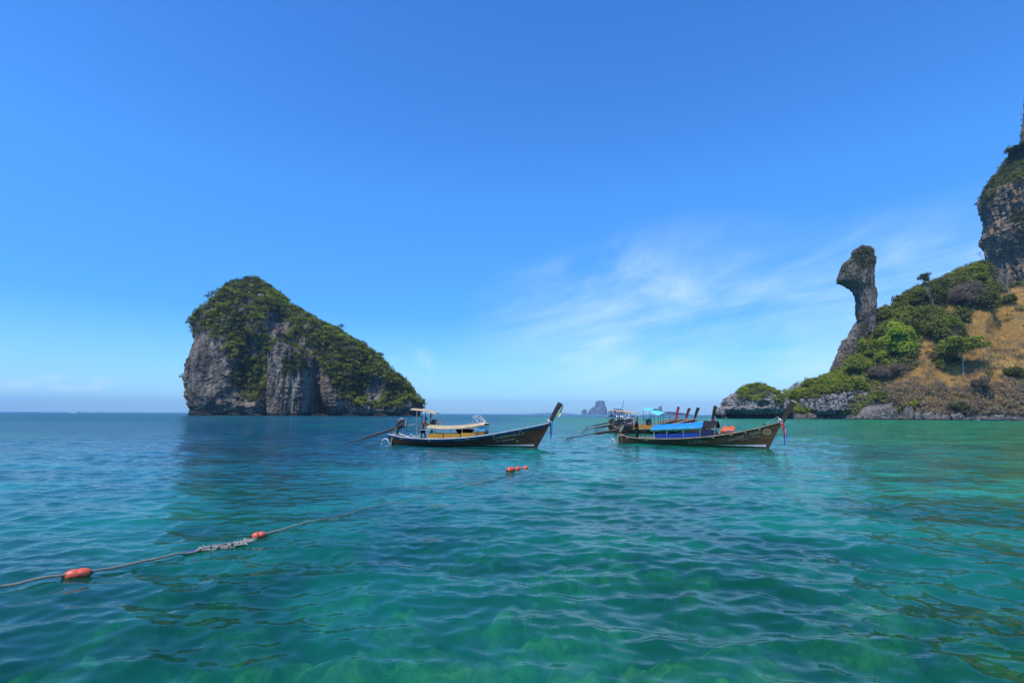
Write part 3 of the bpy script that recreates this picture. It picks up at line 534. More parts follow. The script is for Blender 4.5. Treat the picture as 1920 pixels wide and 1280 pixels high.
# ------------------------------------------------------------------ single shrubs and trees on the hillside
def tube(pts, rads, sides=6):
    pts = [Vector(p) for p in pts]; V = []; Fc = []
    for i, p in enumerate(pts):
        t = (pts[min(i+1, len(pts)-1)]-pts[max(i-1, 0)]).normalized(); a = t.cross(Vector((.3, .2, 1)) if abs(t.z) < .9 else Vector((1, 0, .1))).normalized(); b = t.cross(a)
        for k in range(sides): th = 2*math.pi*k/sides; V.append(tuple(p+(a*math.cos(th)+b*math.sin(th))*rads[i]))
    for i in range(len(pts)-1):
        for k in range(sides): k2 = (k+1) % sides; Fc.append([i*sides+k, i*sides+k2, (i+1)*sides+k2, (i+1)*sides+k])
    Fc.append(list(range(sides))[::-1]); Fc.append([(len(pts)-1)*sides+k for k in range(sides)])
    return V, Fc
class MB:
    def __init__(s): s.V = []; s.F = []
    def put(s, V, Fc): k = len(s.V); s.V += [tuple(v) for v in V]; s.F += [[i+k for i in f] for f in Fc]; return s
    def tube(s, pts, r, sides=6): r = r if isinstance(r, (list, tuple)) else [r]*len(pts); return s.put(*tube(pts, r, sides))
    def box(s, x0, x1, y0, y1, z0, z1): V, Fc = box_arr(x0, x1, y0, y1, z0, z1); return s.put(V, Fc)
    def obox(s, c, sz, rot=(0, 0, 0)):
        from mathutils import Euler
        R = Euler(rot).to_matrix(); V, Fc = box_arr(-sz[0]/2, sz[0]/2, -sz[1]/2, sz[1]/2, -sz[2]/2, sz[2]/2); return s.put([tuple(R@Vector(v)+Vector(c)) for v in V], Fc)
    def build(s, name, mat, parent=None, smooth=False, bevel=0):
        o = mesh_obj(name, s.V, s.F, mat, parent, smooth)
        if bevel: m = o.modifiers.new('bevel', 'BEVEL'); m.width = bevel; m.segments = 2; m.limit_method = 'ANGLE'
        return o
def limbs(mb, p, d, ln, r, depth, g, spread=.6):
    q = p+d*ln; mid = (p+q)/2+Vector(g.normal(size=3))*ln*.06; mb.tube([p, mid, q], [r, r*.85, r*.65], 5)
    if depth == 0: return
    for _ in range(2+(g.random() < .6)):
        nd = (d+Vector(g.normal(size=3))*spread+Vector((0, 0, .12))).normalized(); limbs(mb, q, nd, ln*(.62+.25*g.random()), r*.6, depth-1, g, spread)
def shrub(px, py, rx, ry, tint, label, name='shrub', cat='shrub', trunk=None, dens=1.0, mat=None, leaf=.5, flat=1.0, group=None, nl=None, sd=0, up=0., long=1.):
    g = np.random.default_rng(100+sd); base = Vector(hill_at(*(trunk or (px, py+ry)))); Yb = base.y; c = onY(px, py+ry*.18, Yb-1.0); k = (Yb)/960; RX, RZ = rx*k, ry*k*1.1
    root = empty(name, tuple(base)); tag(root, label, cat, group); Lf = Leaves(); nl = nl or int(7+RX*1.3)
    for i in range(nl):
        th = g.random()*6.283; rr = g.random()**.6*.72; a = th; o_ = Vector((math.cos(a)*rr*RX, (g.random()-.5)*RX*1.1, math.sin(a)*rr*RZ)); r = min(RX, RZ*1.5)*(.36+.26*g.random())
        Lf.add(tuple(c+o_), r, int(dens*max(60, 26*r*r)), leaf, float(np.clip(tint+.05*g.normal(), .02, .98)), g, flat=flat, up=up, long=long)
    Lf.build('crown', mat or M_leaf, root, tuple(base))
    mb = MB(); tp = c-base+Vector((0, 0, -RZ*.1)); r_ = max(.12, RX*(.027 if name == 'tree' else .035))
    mb.tube([(0, 0, -.5), tuple(tp*.45+Vector((.15*RX*(g.random()-.5), 0, 0))), tuple(tp)], [r_*1.5, r_*1.15, r_*.7], 6)
    for i in range(5):
        e_ = tp+Vector(((g.random()-.5)*RX*1.3, (g.random()-.5)*RX, RZ*(.1+.5*g.random()))); mb.tube([tuple(tp*(.55+.3*g.random())), tuple((tp+e_)/2), tuple(e_)], [r_*.6, r_*.42, r_*.2], 5)
    mb.build('trunk', M_bark, root); return root
SB = [(1690, 632, 26, 34, .90, 'brightest lime-green bush on the hillside, below the ridge'), (1700, 606, 20, 18, .42, 'dark green bush directly above the brightest lime-green bush'), (1655, 668, 15, 13, .90, 'small yellow-green bush at lower left of the brightest bush'),
      (1772, 612, 30, 24, .45, 'wide green bush behind a grey leafless one in the middle of the slope'), (1660, 588, 20, 12, .50, 'olive bush right of the foot of the rock pillar'), (1700, 588, 26, 12, .62, 'flat green bush over the upper slope, left of the bare strip'),
      (1760, 545, 17, 32, .26, 'tall dark evergreen bush on the skyline left of the cliff'), (1800, 530, 24, 16, .48, 'olive bush on the skyline right of the tall dark bush'), (1825, 512, 22, 14, .66, 'yellow-green bush on the ridge close to the cliff foot'),
      (1847, 500, 14, 12, .36, 'dark bush tucked under the cliff overhang'), (1722, 556, 22, 16, .36, 'dark rounded bush on the skyline right of the rock pillar'), (1690, 565, 18, 12, .48, 'grey-green bush on the skyline between pillar and dark rounded bush'),
      (1852, 560, 20, 16, .24, 'dark green bush below the leafless trees at the cliff foot'), (1812, 590, 10, 15, .40, 'narrow green bush alone at the edge of the golden grass'), (1740, 590, 22, 16, .34, 'dark bush left of the bare golden strip'),
      (1630, 650, 20, 14, .58, 'green bush below the rocky crag of the pillar'), (1612, 682, 22, 14, .62, 'green bush above the undercut cliff, under the crag'), (1650, 632, 18, 14, .30, 'dark green bush below the saddle beside the pillar'),
      (1570, 715, 24, 12, .72, 'light green bush at the left end of the slope'), (1525, 722, 18, 11, .60, 'green bush on the low skyline left of the crag'), (1500, 735, 16, 10, .76, 'yellow-green bush nearest the gap beside the green-capped rock'),
      (1600, 722, 26, 12, .66, 'broad light green bush over the undercut cliff'), (1675, 610, 16, 12, .52, 'olive bush above and left of the lime-green bush'), (1650, 742, 12, 9, .56, 'green bush just above the largest boulder'), (1895, 560, 16, 8, .30, 'low dark bush in golden grass near the right edge'),
      (1905, 698, 22, 9, .20, 'dark low bush in dry brush near the right edge'), (1795, 762, 14, 7, .15, 'dark clump above the shore rocks'), (1712, 757, 9, 8, .72, 'small yellow-green bush above the shore boulders'), (1765, 682, 8, 9, .42, 'small green bush left of the forked tree')]
for i, (px, py, rx, ry, t, lb) in enumerate(SB):
    shrub(px, py, rx, ry, min(.95, t*.9+.13), lb, sd=i, dens=1.5 if i == 0 else 1.1, leaf=.62 if i == 0 else .5)
shrub(1800, 643, 40, 15, .72, 'umbrella-shaped green tree with a pale leaning trunk on the dry slope', 'tree', 'tree', trunk=(1806, 702), flat=.5, sd=60, nl=26, dens=.8)
shrub(1734, 518, 12, 10, .34, 'thin tree with a sparse crown standing above the skyline', 'tree', 'tree', trunk=(1740, 548), flat=.8, sd=61, nl=13, dens=.6)
GB = [(1782, 628, 20, 15, .10, 'grey leafless bush in front of the wide green bush'), (1810, 555, 30, 18, .12, 'wide grey leafless bush below the ridge'), (1655, 700, 20, 12, .08, 'grey leafless brush below the small yellow-green bush'), (1610, 715, 20, 8, .18, 'pale twiggy bush in the scrub above the cliff'), (1842, 720, 18, 14, .02, 'dark leafless thicket at the foot of the forked tree'), (1690, 688, 16, 10, .06, 'grey twiggy bush at the foot of the brightest bush')]
for i, (px, py, rx, ry, t, lb) in enumerate(GB): shrub(px, py, rx, ry, t, lb, 'bare_shrub', 'shrub', mat=M_brush, leaf=.36, sd=70+i, dens=1.3, up=.5, long=2.2)
def bare_tree(px, py, hpx, label, sd, lean=0.0):
    g = np.random.default_rng(sd); b = Vector(hill_at(px, py)); h_ = hpx*b.y/960; root = empty('bare_tree', tuple(b)); tag(root, label, 'tree'); 
    mb = MB(); mb.tube([(0, 0, -.5), (lean*h_*.15, 0, h_*.18), (lean*h_*.3, 0, h_*.34)], [h_*.028, h_*.022, h_*.017], 6); mb.build('trunk', M_bark, root)
    mb = MB()
    for k in range(3): limbs(mb, Vector((lean*h_*.3, 0, h_*.33)), Vector((lean+(k-1)*.55, (g.random()-.5)*.6, 1)).normalized(), h_*.24, h_*.013, 4, g, .38)
    mb.build('branches', M_bark, root)
bare_tree(1749, 582, 46, 'white-limbed bare tree forking in front of the tall dark bush', 1, .1)
bare_tree(1842, 488, 26, 'thin bare tree against the sky under the cliff overhang', 2)
bare_tree(1893, 552, 40, 'bare tree with pale spreading branches at the cliff foot', 3, -.3)
bare_tree(1828, 578, 40, 'bare grey tree at the edge of the wide leafless bush', 4)
bare_tree(1803, 570, 34, 'small bare tree left of the grey tree below the ridge', 5, -.2)
# ------------------------------------------------------------------ boat materials
def paint(name, col, rough=.6, var=.25, scale=3.0, col2=None, streak=1.0, spec=.3):
    m, n = new_mat(name); tcn = n.add('ShaderNodeTexCoord'); p = tcn.outputs['Object']
    v = n.noise(n.vmath('MULTIPLY', p, (1, 1, streak)), scale, 5, .65, .3); c2 = col2 or tuple(x*(1-var*1.6) for x in col)
    c = n.mix(n.rng(v, .35, .68), col, c2); pb = n.add('ShaderNodeBsdfPrincipled'); n.put(pb.inputs['Base Color'], c); pb.inputs['Roughness'].default_value = rough; pb.inputs['Specular IOR Level'].default_value = spec
    b = n.add('ShaderNodeBump'); n.put(b.inputs['Height'], v); b.inputs['Distance'].default_value = .01; n.l.new(b.outputs[0], pb.inputs['Normal'])
    o = n.add('ShaderNodeOutputMaterial'); n.l.new(pb.outputs[0], o.inputs[0]); return m
def hull_paint(name, top, mid, low):
    m, n = new_mat(name); p = n.add('ShaderNodeTexCoord').outputs['Object']; z = n.sep(p)[2]
    v = n.noise(n.vmath('MULTIPLY', p, (.6, 1, 3.0)), 1.6, 5, .65, .4); c = n.mix(n.rng(v, .35, .65), top, mid)
    seam = n.math('PINGPONG', n.math('ADD', z, 0.0), .11); c = n.mix(n.rng(seam, .012, .0, 0, .5), c, tuple(x*.4 for x in mid))
    c = n.mix(n.rng(n.math('ADD', z, n.math('MULTIPLY', n.noise(p, 1.2, 3), .12)), .20, .08, 0, .9), c, low)
    pb = n.add('ShaderNodeBsdfPrincipled'); n.put(pb.inputs['Base Color'], c); pb.inputs['Roughness'].default_value = .75; pb.inputs['Specular IOR Level'].default_value = .12
    o = n.add('ShaderNodeOutputMaterial'); n.l.new(pb.outputs[0], o.inputs[0]); return m
MH1 = hull_paint('hull_dark_brown', (.075,.046,.028), (.042,.028,.018), (.045,.022,.015)); MH2 = hull_paint('hull_warm_brown', (.12,.072,.038), (.072,.045,.025), (.045,.035,.018))
MH3 = hull_paint('hull_grey_wood', (.14,.105,.07), (.08,.06,.045), (.04,.05,.035)); MPOST = paint('dark_post_wood', (.045,.032,.022), .55, .3)
MW = paint('white_paint', (.62,.64,.64), .5, .2); MBL = paint('blue_paint', (.015,.075,.17), .5, .2); MWOOD = paint('pale_wood', (.42,.31,.22), .7, .25, 2.0); MDECK = paint('deck_wood', (.22,.15,.10), .8, .3)
MIRON = paint('engine_iron', (.05,.05,.055), .45, .3, 8, spec=.5); MCHR = paint('worn_metal', (.42,.42,.43), .35, .3, 8, spec=.6); MSHAFT = paint('rusty_shaft', (.085,.060,.045), .6, .3, 5)
MTAN = paint('tan_canvas', (.50,.37,.21), .85, .15, 2); MYEL = paint('yellow_board', (.50,.24,.03), .6, .15); MORG = paint('orange_brown_board', (.30,.13,.045), .6, .2)
MTARP = paint('blue_tarp', (.02,.22,.55), .45, .08, 2.5); MGRN = paint('green_trim', (.02,.22,.12), .6, .2); MCLB = paint('light_blue_tarp', (.16,.58,.72), .5, .1); MNAVY = paint('navy_board', (.010,.020,.075), .6, .2); MROYAL = paint('royal_blue_board', (.008,.045,.25), .55, .15)
MBLK = paint('black_cloth', (.012,.012,.014), .8, .2); MROPE = paint('pale_rope', (.33,.30,.245), .9, .25, 30); MORANGE = paint('orange_vest', (.75,.14,.03), .7, .12, 6); MPINK = paint('pink_cloth', (.70,.30,.30), .8, .2); MRED = paint('red_cloth', (.42,.03,.03), .8, .2)
MBLUEC = paint('blue_ribbon', (.02,.22,.62), .8, .15); MPUR = paint('violet_ribbon', (.07,.04,.28), .8, .15); MYC = paint('yellow_cloth', (.72,.68,.22), .8, .15); MSKIN = paint('tanned_skin', (.20,.085,.045), .5, .1); MHAIR = paint('black_hair', (.01,.009,.008), .6, .1)
MNVC = paint('navy_shorts', (.012,.018,.035), .85, .2); MDKC = paint('dark_shirt', (.018,.016,.018), .85, .2); MLET = paint('cream_lettering', (.42,.40,.30), .6, .3, 9); MPK2 = paint('salmon_roof', (.62,.36,.26), .8, .15)
class BoatFrame:
    """local frame: x from the stern waterline to the bow, y away from the camera, z up"""
    def __init__(s, name, pst, pbow, label, group=None, cat='boat', zoff=0):
        A, B = (onZ(*pst), onZ(*pbow)) if not isinstance(pst, Vector) else (pst, pbow)
        s.A = A; d = B-A; s.len = d.length; s.rz = math.atan2(d.y, d.x); s.root = empty(name, (A.x, A.y, zoff), s.rz); tag(s.root, label, cat, group)
        s.ex = d.normalized(); s.ey = Vector((-s.ex.y, s.ex.x, 0))
    def L(s, px, py, y=0.0):
        d = ray(px, py); o = CP-s.A-s.ey*y; t = -o.dot(s.ey)/d.dot(s.ey); p = CP+d*t-s.A; return Vector((p.dot(s.ex), y, p.z))
    def W(s, p): return s.A+s.ex*p[0]+s.ey*p[1]+Vector((0, 0, p[2]))
class Hull:
    def __init__(s, x0, z_sh, foot, stem, hw=.86, stern=.42, zk=-.32, n=40):
        """z_sh: list of (x,z) along the rail; foot: x of the stem at the waterline; stem: (x,z) of its top"""
        s.n = n; s.t = np.linspace(0, 1, n); s.m = 9; s.sx = np.linspace(0, 1, s.m)
        xs = [p[0] for p in z_sh]+[stem[0]]; zz = [p[1] for p in z_sh]+[stem[1]]
        s.xg = x0+(stem[0]-x0)*s.t; s.zg = np.interp(s.xg, xs, zz); s.zg = np.convolve(np.pad(s.zg, 2, 'edge'), [.1, .2, .4, .2, .1], 'valid'); s.zg[-1] = stem[1]
        slope = (stem[0]-foot)/stem[1]; fk = foot+slope*zk*.9; s.xk = x0+.10+(fk-x0-.10)*s.t
        s.hw = hw*np.interp(s.t, [0, .12, .3, .5, .68, .82, .93, 1], [stern/hw, .78, .97, 1, .93, .66, .30, .035])
    def pt(s, i, v, side, off=0.0):
        y = s.hw[i]*v**.48; zk = -.32; z = zk+(s.zg[i]-zk)*v**1.15; x = s.xk[i]+(s.xg[i]-s.xk[i])*v**1.05
        return np.array([x, side*(y+off), z])
    def shell(s, mat, parent, inner_mat=None):
        V = []; F_ = []; ring = [(v, -1) for v in s.sx[::-1]]+[(v, 1) for v in s.sx[1:]]; R = len(ring)
        for i in range(s.n): V += [s.pt(i, v, sd) for v, sd in ring]
        for i in range(s.n-1):
            for k in range(R-1): F_.append([i*R+k, (i+1)*R+k, (i+1)*R+k+1, i*R+k+1])
        F_.append([k for k in range(R)]); F_.append([(s.n-1)*R+k for k in range(R)][::-1])
        o = mesh_obj('hull', V, F_, mat, parent, smooth=False)
        # floor and inner sides
        V = []; F_ = []
        for i in range(s.n-1):
            w = max(.01, s.hw[i]-.05); zf = min(.10, s.zg[i]-.15)+max(0, (s.t[i]-.8))*4.2*(s.zg[i]-.15)
            vf = float(np.clip((zf+.32)/(s.zg[i]+.32), 0, 1))**(1/1.15); q_ = s.pt(i, vf, 1, -.05); wf = max(.004, q_[1]); V += [(s.xg[i], -w, s.zg[i]-.005), (q_[0]-.02, -wf, zf), (q_[0]-.02, wf, zf), (s.xg[i], w, s.zg[i]-.005)]
        for i in range(s.n-2):
            for k in range(3): F_.append([i*4+k, i*4+k+1, (i+1)*4+k+1, (i+1)*4+k])
        mesh_obj('deck', V, F_, inner_mat or MDECK, parent); return o
    def rail(s, name, mat, parent, side, w=.05, h=.06, dz=0.0, i0=0, i1=None):
        V = []; F_ = []; i1 = i1 or s.n
        for i in range(i0, i1):
            y0 = max(.012, s.hw[i]-w); y1 = s.hw[i]+w*.55; z = s.zg[i]+dz
            V += [(s.xg[i], side*y0, z-.0), (s.xg[i], side*y0, z+h), (s.xg[i], side*y1, z+h), (s.xg[i], side*y1, z-h*.4)]
        for i in range(i1-i0-1):
            for k in range(4): F_.append([i*4+k, i*4+(k+1) % 4, (i+1)*4+(k+1) % 4, (i+1)*4+k])
        F_ += [[0, 1, 2, 3], [(i1-i0-1)*4+k for k in (3, 2, 1, 0)]]
        return mesh_obj(name, V, F_, mat, parent)
    def surf_y(s, x, z):
        best = None
        V0 = np.clip((z+.32)/(s.zg+.32), 0, 1)**(1/1.15); X0 = s.xk+(s.xg-s.xk)*V0**1.05; i = np.argmin(np.abs(X0-x))
        j = min(max(i+(1 if x > X0[i] else -1), 0), s.n-1); f = 0 if j == i else np.clip((x-X0[i])/(X0[j]-X0[i]+1e-9), 0, 1)
        yi, yj = s.hw[i]*V0[i]**.48, s.hw[j]*V0[j]**.48; return yi+(yj-yi)*f
    def band(s, name, mat, parent, pts_lo, pts_hi, off=.012, n=50):
        """a painted band on the camera side between two (x,z) lines"""
        xs = np.linspace(pts_lo[0][0], pts_lo[-1][0], n); V = []; F_ = []
        for x in xs:
            for P_ in (pts_lo, pts_hi):
                z = float(np.interp(x, [p[0] for p in P_], [p[1] for p in P_])); V.append((x, -(s.surf_y(x, z)+off), z))
        for i in range(n-1): F_.append([2*i, 2*i+2, 2*i+3, 2*i+1])
        return mesh_obj(name, V, F_, mat, parent)
    def text(s, txt, x0, z0, x1, z1, size, mat, parent, name='lettering'):
        cu = bpy.data.curves.new('t', 'FONT'); cu.body = txt; cu.size = 1; cu.resolution_u = 2; to = bpy.data.objects.new('t', cu); C.objects.link(to)
        bpy.context.view_layer.update(); me = bpy.data.meshes.new_from_object(to.evaluated_get(bpy.context.evaluated_depsgraph_get())); bpy.data.objects.remove(to, do_unlink=True)
        V = np.array([v.co[:] for v in me.vertices]); 
        if len(V) == 0: return
        ln = V[:, 0].max(); d = np.array([x1-x0, z1-z0]); tot = np.linalg.norm(d); d = d/tot; u = V[:, 0]/ln*tot; w_ = V[:, 1]*size
        X = x0+d[0]*u-d[1]*w_*.3; Z_ = z0+d[1]*u+w_; Y_ = [-(s.surf_y(a, b)+.014) for a, b in zip(X, Z_)]
        o = mesh_obj(name, np.stack([X, Y_, Z_], -1), [list(p.vertices) for p in me.polygons], mat, parent); o['kind'] = 'stuff'; return o
def bow_post(parent, base, top, w0, w1, mat=None, th=.07, tip=None):
    b, t = Vector(base), Vector(top); d = (t-b).normalized(); q_ = Vector((d.z, 0, -d.x)); mb = MB(); N_ = 8; V = []
    for i in range(N_+1):
        f = i/N_; c = b.lerp(t, f)+q_*(-.06*math.sin(f*math.pi)); w_ = w0+(w1-w0)*f**1.5; hh = th*(1-.15*f)
        V += [tuple(c+q_*w_/2+Vector((0, -hh, 0))), tuple(c+q_*w_/2+Vector((0, hh, 0))), tuple(c-q_*w_/2+Vector((0, hh, 0))), tuple(c-q_*w_/2+Vector((0, -hh, 0)))]
    F_ = [[0, 1, 2, 3][::-1], [4*N_+k for k in range(4)]]
    for i in range(N_):
        for k in range(4): F_.append([4*i+k, 4*i+(k+1) % 4, 4*i+4+(k+1) % 4, 4*i+4+k])
    o = mesh_obj('bow_post', V, F_, mat or MPOST, parent)
    if tip: mesh_obj('post_cap', [tuple(Vector(v)+d*.004) for v in V[-4:]]+[tuple(Vector(v)+d*.04) for v in V[-4:]], [[4,5,6,7], [0,1,5,4], [1,2,6,5], [2,3,7,6], [3,0,4,7]], tip, o)
    return o
def cloth_strip(mb, p, q_, w0, w1, sway=.05, n=7, g=None):
    p, q_ = Vector(p), Vector(q_); V = []; ph = (g.random() if g is not None else .3)*6
    for i in range(n+1):
        f = i/n; c = p.lerp(q_, f)+Vector((math.sin(f*5+ph)*sway*f, math.cos(f*4+ph)*sway*f, 0)); w_ = w0+(w1-w0)*f; a = ph+f*2.0
        dx = Vector((math.cos(a)*.5+.6, math.sin(a)*.5, 0)).normalized()*w_/2; V += [tuple(c-dx), tuple(c+dx), tuple(c+dx+Vector((0, .012, 0))), tuple(c-dx+Vector((0, .012, 0)))]
    F_ = [[0, 1, 2, 3], [4*n+3, 4*n+2, 4*n+1, 4*n]]
    for i in range(n):
        for k in range(4): F_.append([4*i+k, 4*i+4+k, 4*i+4+(k+1) % 4, 4*i+(k+1) % 4])
    mb.put(V, F_)
def engine(parent, c, s=1.0, tilt=0.0, seed=0, red=False):
    g = np.random.default_rng(seed); x, y, z = c; e = MB()
    e.obox((x, y, z), (.55*s, .34*s, .30*s), (0, tilt, 0)); e.obox((x+.02*s, y, z+.20*s), (.42*s, .40*s, .13*s), (0, tilt, 0)); e.obox((x-.20*s, y, z-.02*s), (.16*s, .42*s, .24*s), (.2, tilt, 0)); e.obox((x+.1*s, y, z-.2*s), (.7*s, .16*s, .10*s), (0, tilt, 0))
    e.obox((x+.30*s, y, z+.04*s), (.10*s, .30*s, .34*s), (0, tilt, 0)); e.obox((x-.04*s, y-.18*s, z-.10*s), (.30*s, .10*s, .14*s), (.1, tilt, 0))
    o = e.build('engine', MIRON, parent, bevel=.015)
    h = MB()
    for dy in (-.12, .12): h.obox((x, y+dy*s, z+.30*s), (.40*s, .12*s, .09*s), (.25 if dy < 0 else -.25, tilt, 0))
    h.build('cylinder_head', MCHR, o, bevel=.012)
    f = MB(); f.tube([(x+.02*s, y, z+.33*s), (x+.02*s, y, z+.44*s)], [.15*s, .13*s], 14); f.build('air_filter', MCHR, o)
    pl = MB()
    for dz, r in ((.08, .10), (-.1, .13), (.2, .06)): pl.tube([(x+.36*s, y-.05*s, z+dz*s), (x+.41*s, y-.05*s, z+dz*s)], r*s, 14)
    pl.build('pulley', MCHR, o)
    pp = MB()
    for k in range(7):
        a = Vector((x+(g.random()-.5)*.5*s, y-.2*s+g.random()*.4*s, z+(g.random()-.3)*.4*s)); b = a+Vector(((g.random()-.5)*.6*s, (g.random()-.5)*.2*s, (g.random()-.35)*.4*s)); m_ = (a+b)/2+Vector(((g.random()-.5)*.2*s, -.06*s, .12*s)); pp.tube([a, m_, b], .016*s+.012*s*g.random(), 6)
    pp.tube([(x-.15*s, y-.16*s, z+.2*s), (x-.4*s, y-.2*s, z+.3*s), (x-.55*s, y-.2*s, z+.5*s)], .035*s, 8)
    pp.build('exhaust_pipe', MSHAFT if not red else MRED, o); return o
def drive(parent, tip, mid, eng, y=0.0, thick=.05, prop=True):
    m = MB(); tip, mid, eng = Vector(tip), Vector(mid), Vector(eng); m.tube([tip, mid], [.030, .042], 8); m.tube([mid-(mid-tip).normalized()*.1, eng], [thick*1.5, thick*1.9], 8)
    o = m.build('drive_shaft', MSHAFT, parent)
    if prop:
        d = (tip-mid).normalized(); u = d.cross(Vector((0, 1, 0))).normalized(); v_ = Vector((0, 1, 0)); V = []; F_ = []
        pm = MB(); pm.tube([tip-d*.05, tip+d*.08], [.05, .02], 8)
        for k in range(3):
            a = k*2.094+.5; r_ = u*math.cos(a)+v_*math.sin(a); s_ = -u*math.sin(a)+v_*math.cos(a); b = tip+r_*.03
            q4 = [b-s_*.03+d*.02, b+s_*.03-d*.02, b+r_*.10+s_*.085-d*.03, b+r_*.165+s_*.03-d*.01, b+r_*.15-s_*.05+d*.03, b+r_*.07-s_*.07+d*.03]; pm.put([tuple(p) for p in q4]+[tuple(p+d*.012) for p in q4], [[0,1,2,3,4,5], [11,10,9,8,7,6]]+[[j, (j+1) % 6, 6+(j+1) % 6, 6+j][::-1] for j in range(6)])
        pm.build('propeller', MCHR, o); sk = MB(); p0 = tip-d*.25; sk.tube([p0, p0+Vector((0, 0, -.28))], .02, 6); sk.tube([tip-d*.65, p0+Vector((0, 0, -.28))], .02, 6); sk.build('skeg', MSHAFT, o)
    return o
def bar(parent, name, a, b, r, mat, sides=8): m = MB(); m.tube([a, b], r, sides); return m.build(name, mat, parent)
def sheet(parent, name, rows, mat, th=.03):
    """a bent sheet: rows of points (near edge to far edge), given thickness downwards"""
    R = len(rows); K = len(rows[0]); V = [tuple(p) for r in rows for p in r]+[(p[0], p[1], p[2]-th) for r in rows for p in r]; o_ = R*K; F_ = []
    for i in range(R-1):
        for k in range(K-1): a = i*K+k; F_.append([a, a+1, a+K+1, a+K]); F_.append([o_+a, o_+a+K, o_+a+K+1, o_+a+1])
    for k in range(K-1): F_.append([k, o_+k, o_+k+1, k+1]); a = (R-1)*K+k; F_.append([a, a+1, o_+a+1, o_+a])
    for i in range(R-1): a = i*K; F_.append([a, a+K, o_+a+K, o_+a]); a = i*K+K-1; F_.append([a, o_+a, o_+a+K, a+K])
    return mesh_obj(name, V, F_, mat, parent)
def knot_rope(parent, name, pts, r, mat): m = MB(); m.tube(pts, r, 7); return m.build(name, mat, parent)

# ------------------------------------------------------------------ people
def skin_mesh(name, nodes, edges, mat, parent=None, sub=2, loc=None):
    me = bpy.data.meshes.new(name); me.from_pydata([n[:3] for n in nodes], edges, []); o = bpy.data.objects.new(name, me); C.objects.link(o)
    o.modifiers.new('skin', 'SKIN'); sv = me.skin_vertices[0].data
    for i, nd in enumerate(nodes): sv[i].radius = (nd[3], nd[4] if len(nd) > 4 else nd[3]); sv[i].use_root = (i == 0)
    sb_ = o.modifiers.new('sub', 'SUBSURF'); sb_.levels = sub; sb_.render_levels = sub
    bpy.context.view_layer.update(); dg_ = bpy.context.evaluated_depsgraph_get(); m2 = bpy.data.meshes.new_from_object(o.evaluated_get(dg_)); bpy.data.objects.remove(o, do_unlink=True)
    m2.materials.clear(); m2.materials.append(mat); m2.polygons.foreach_set('use_smooth', [True]*len(m2.polygons)); o2 = bpy.data.objects.new(name, m2); C.objects.link(o2)
    if parent: o2.parent = parent
    return o2
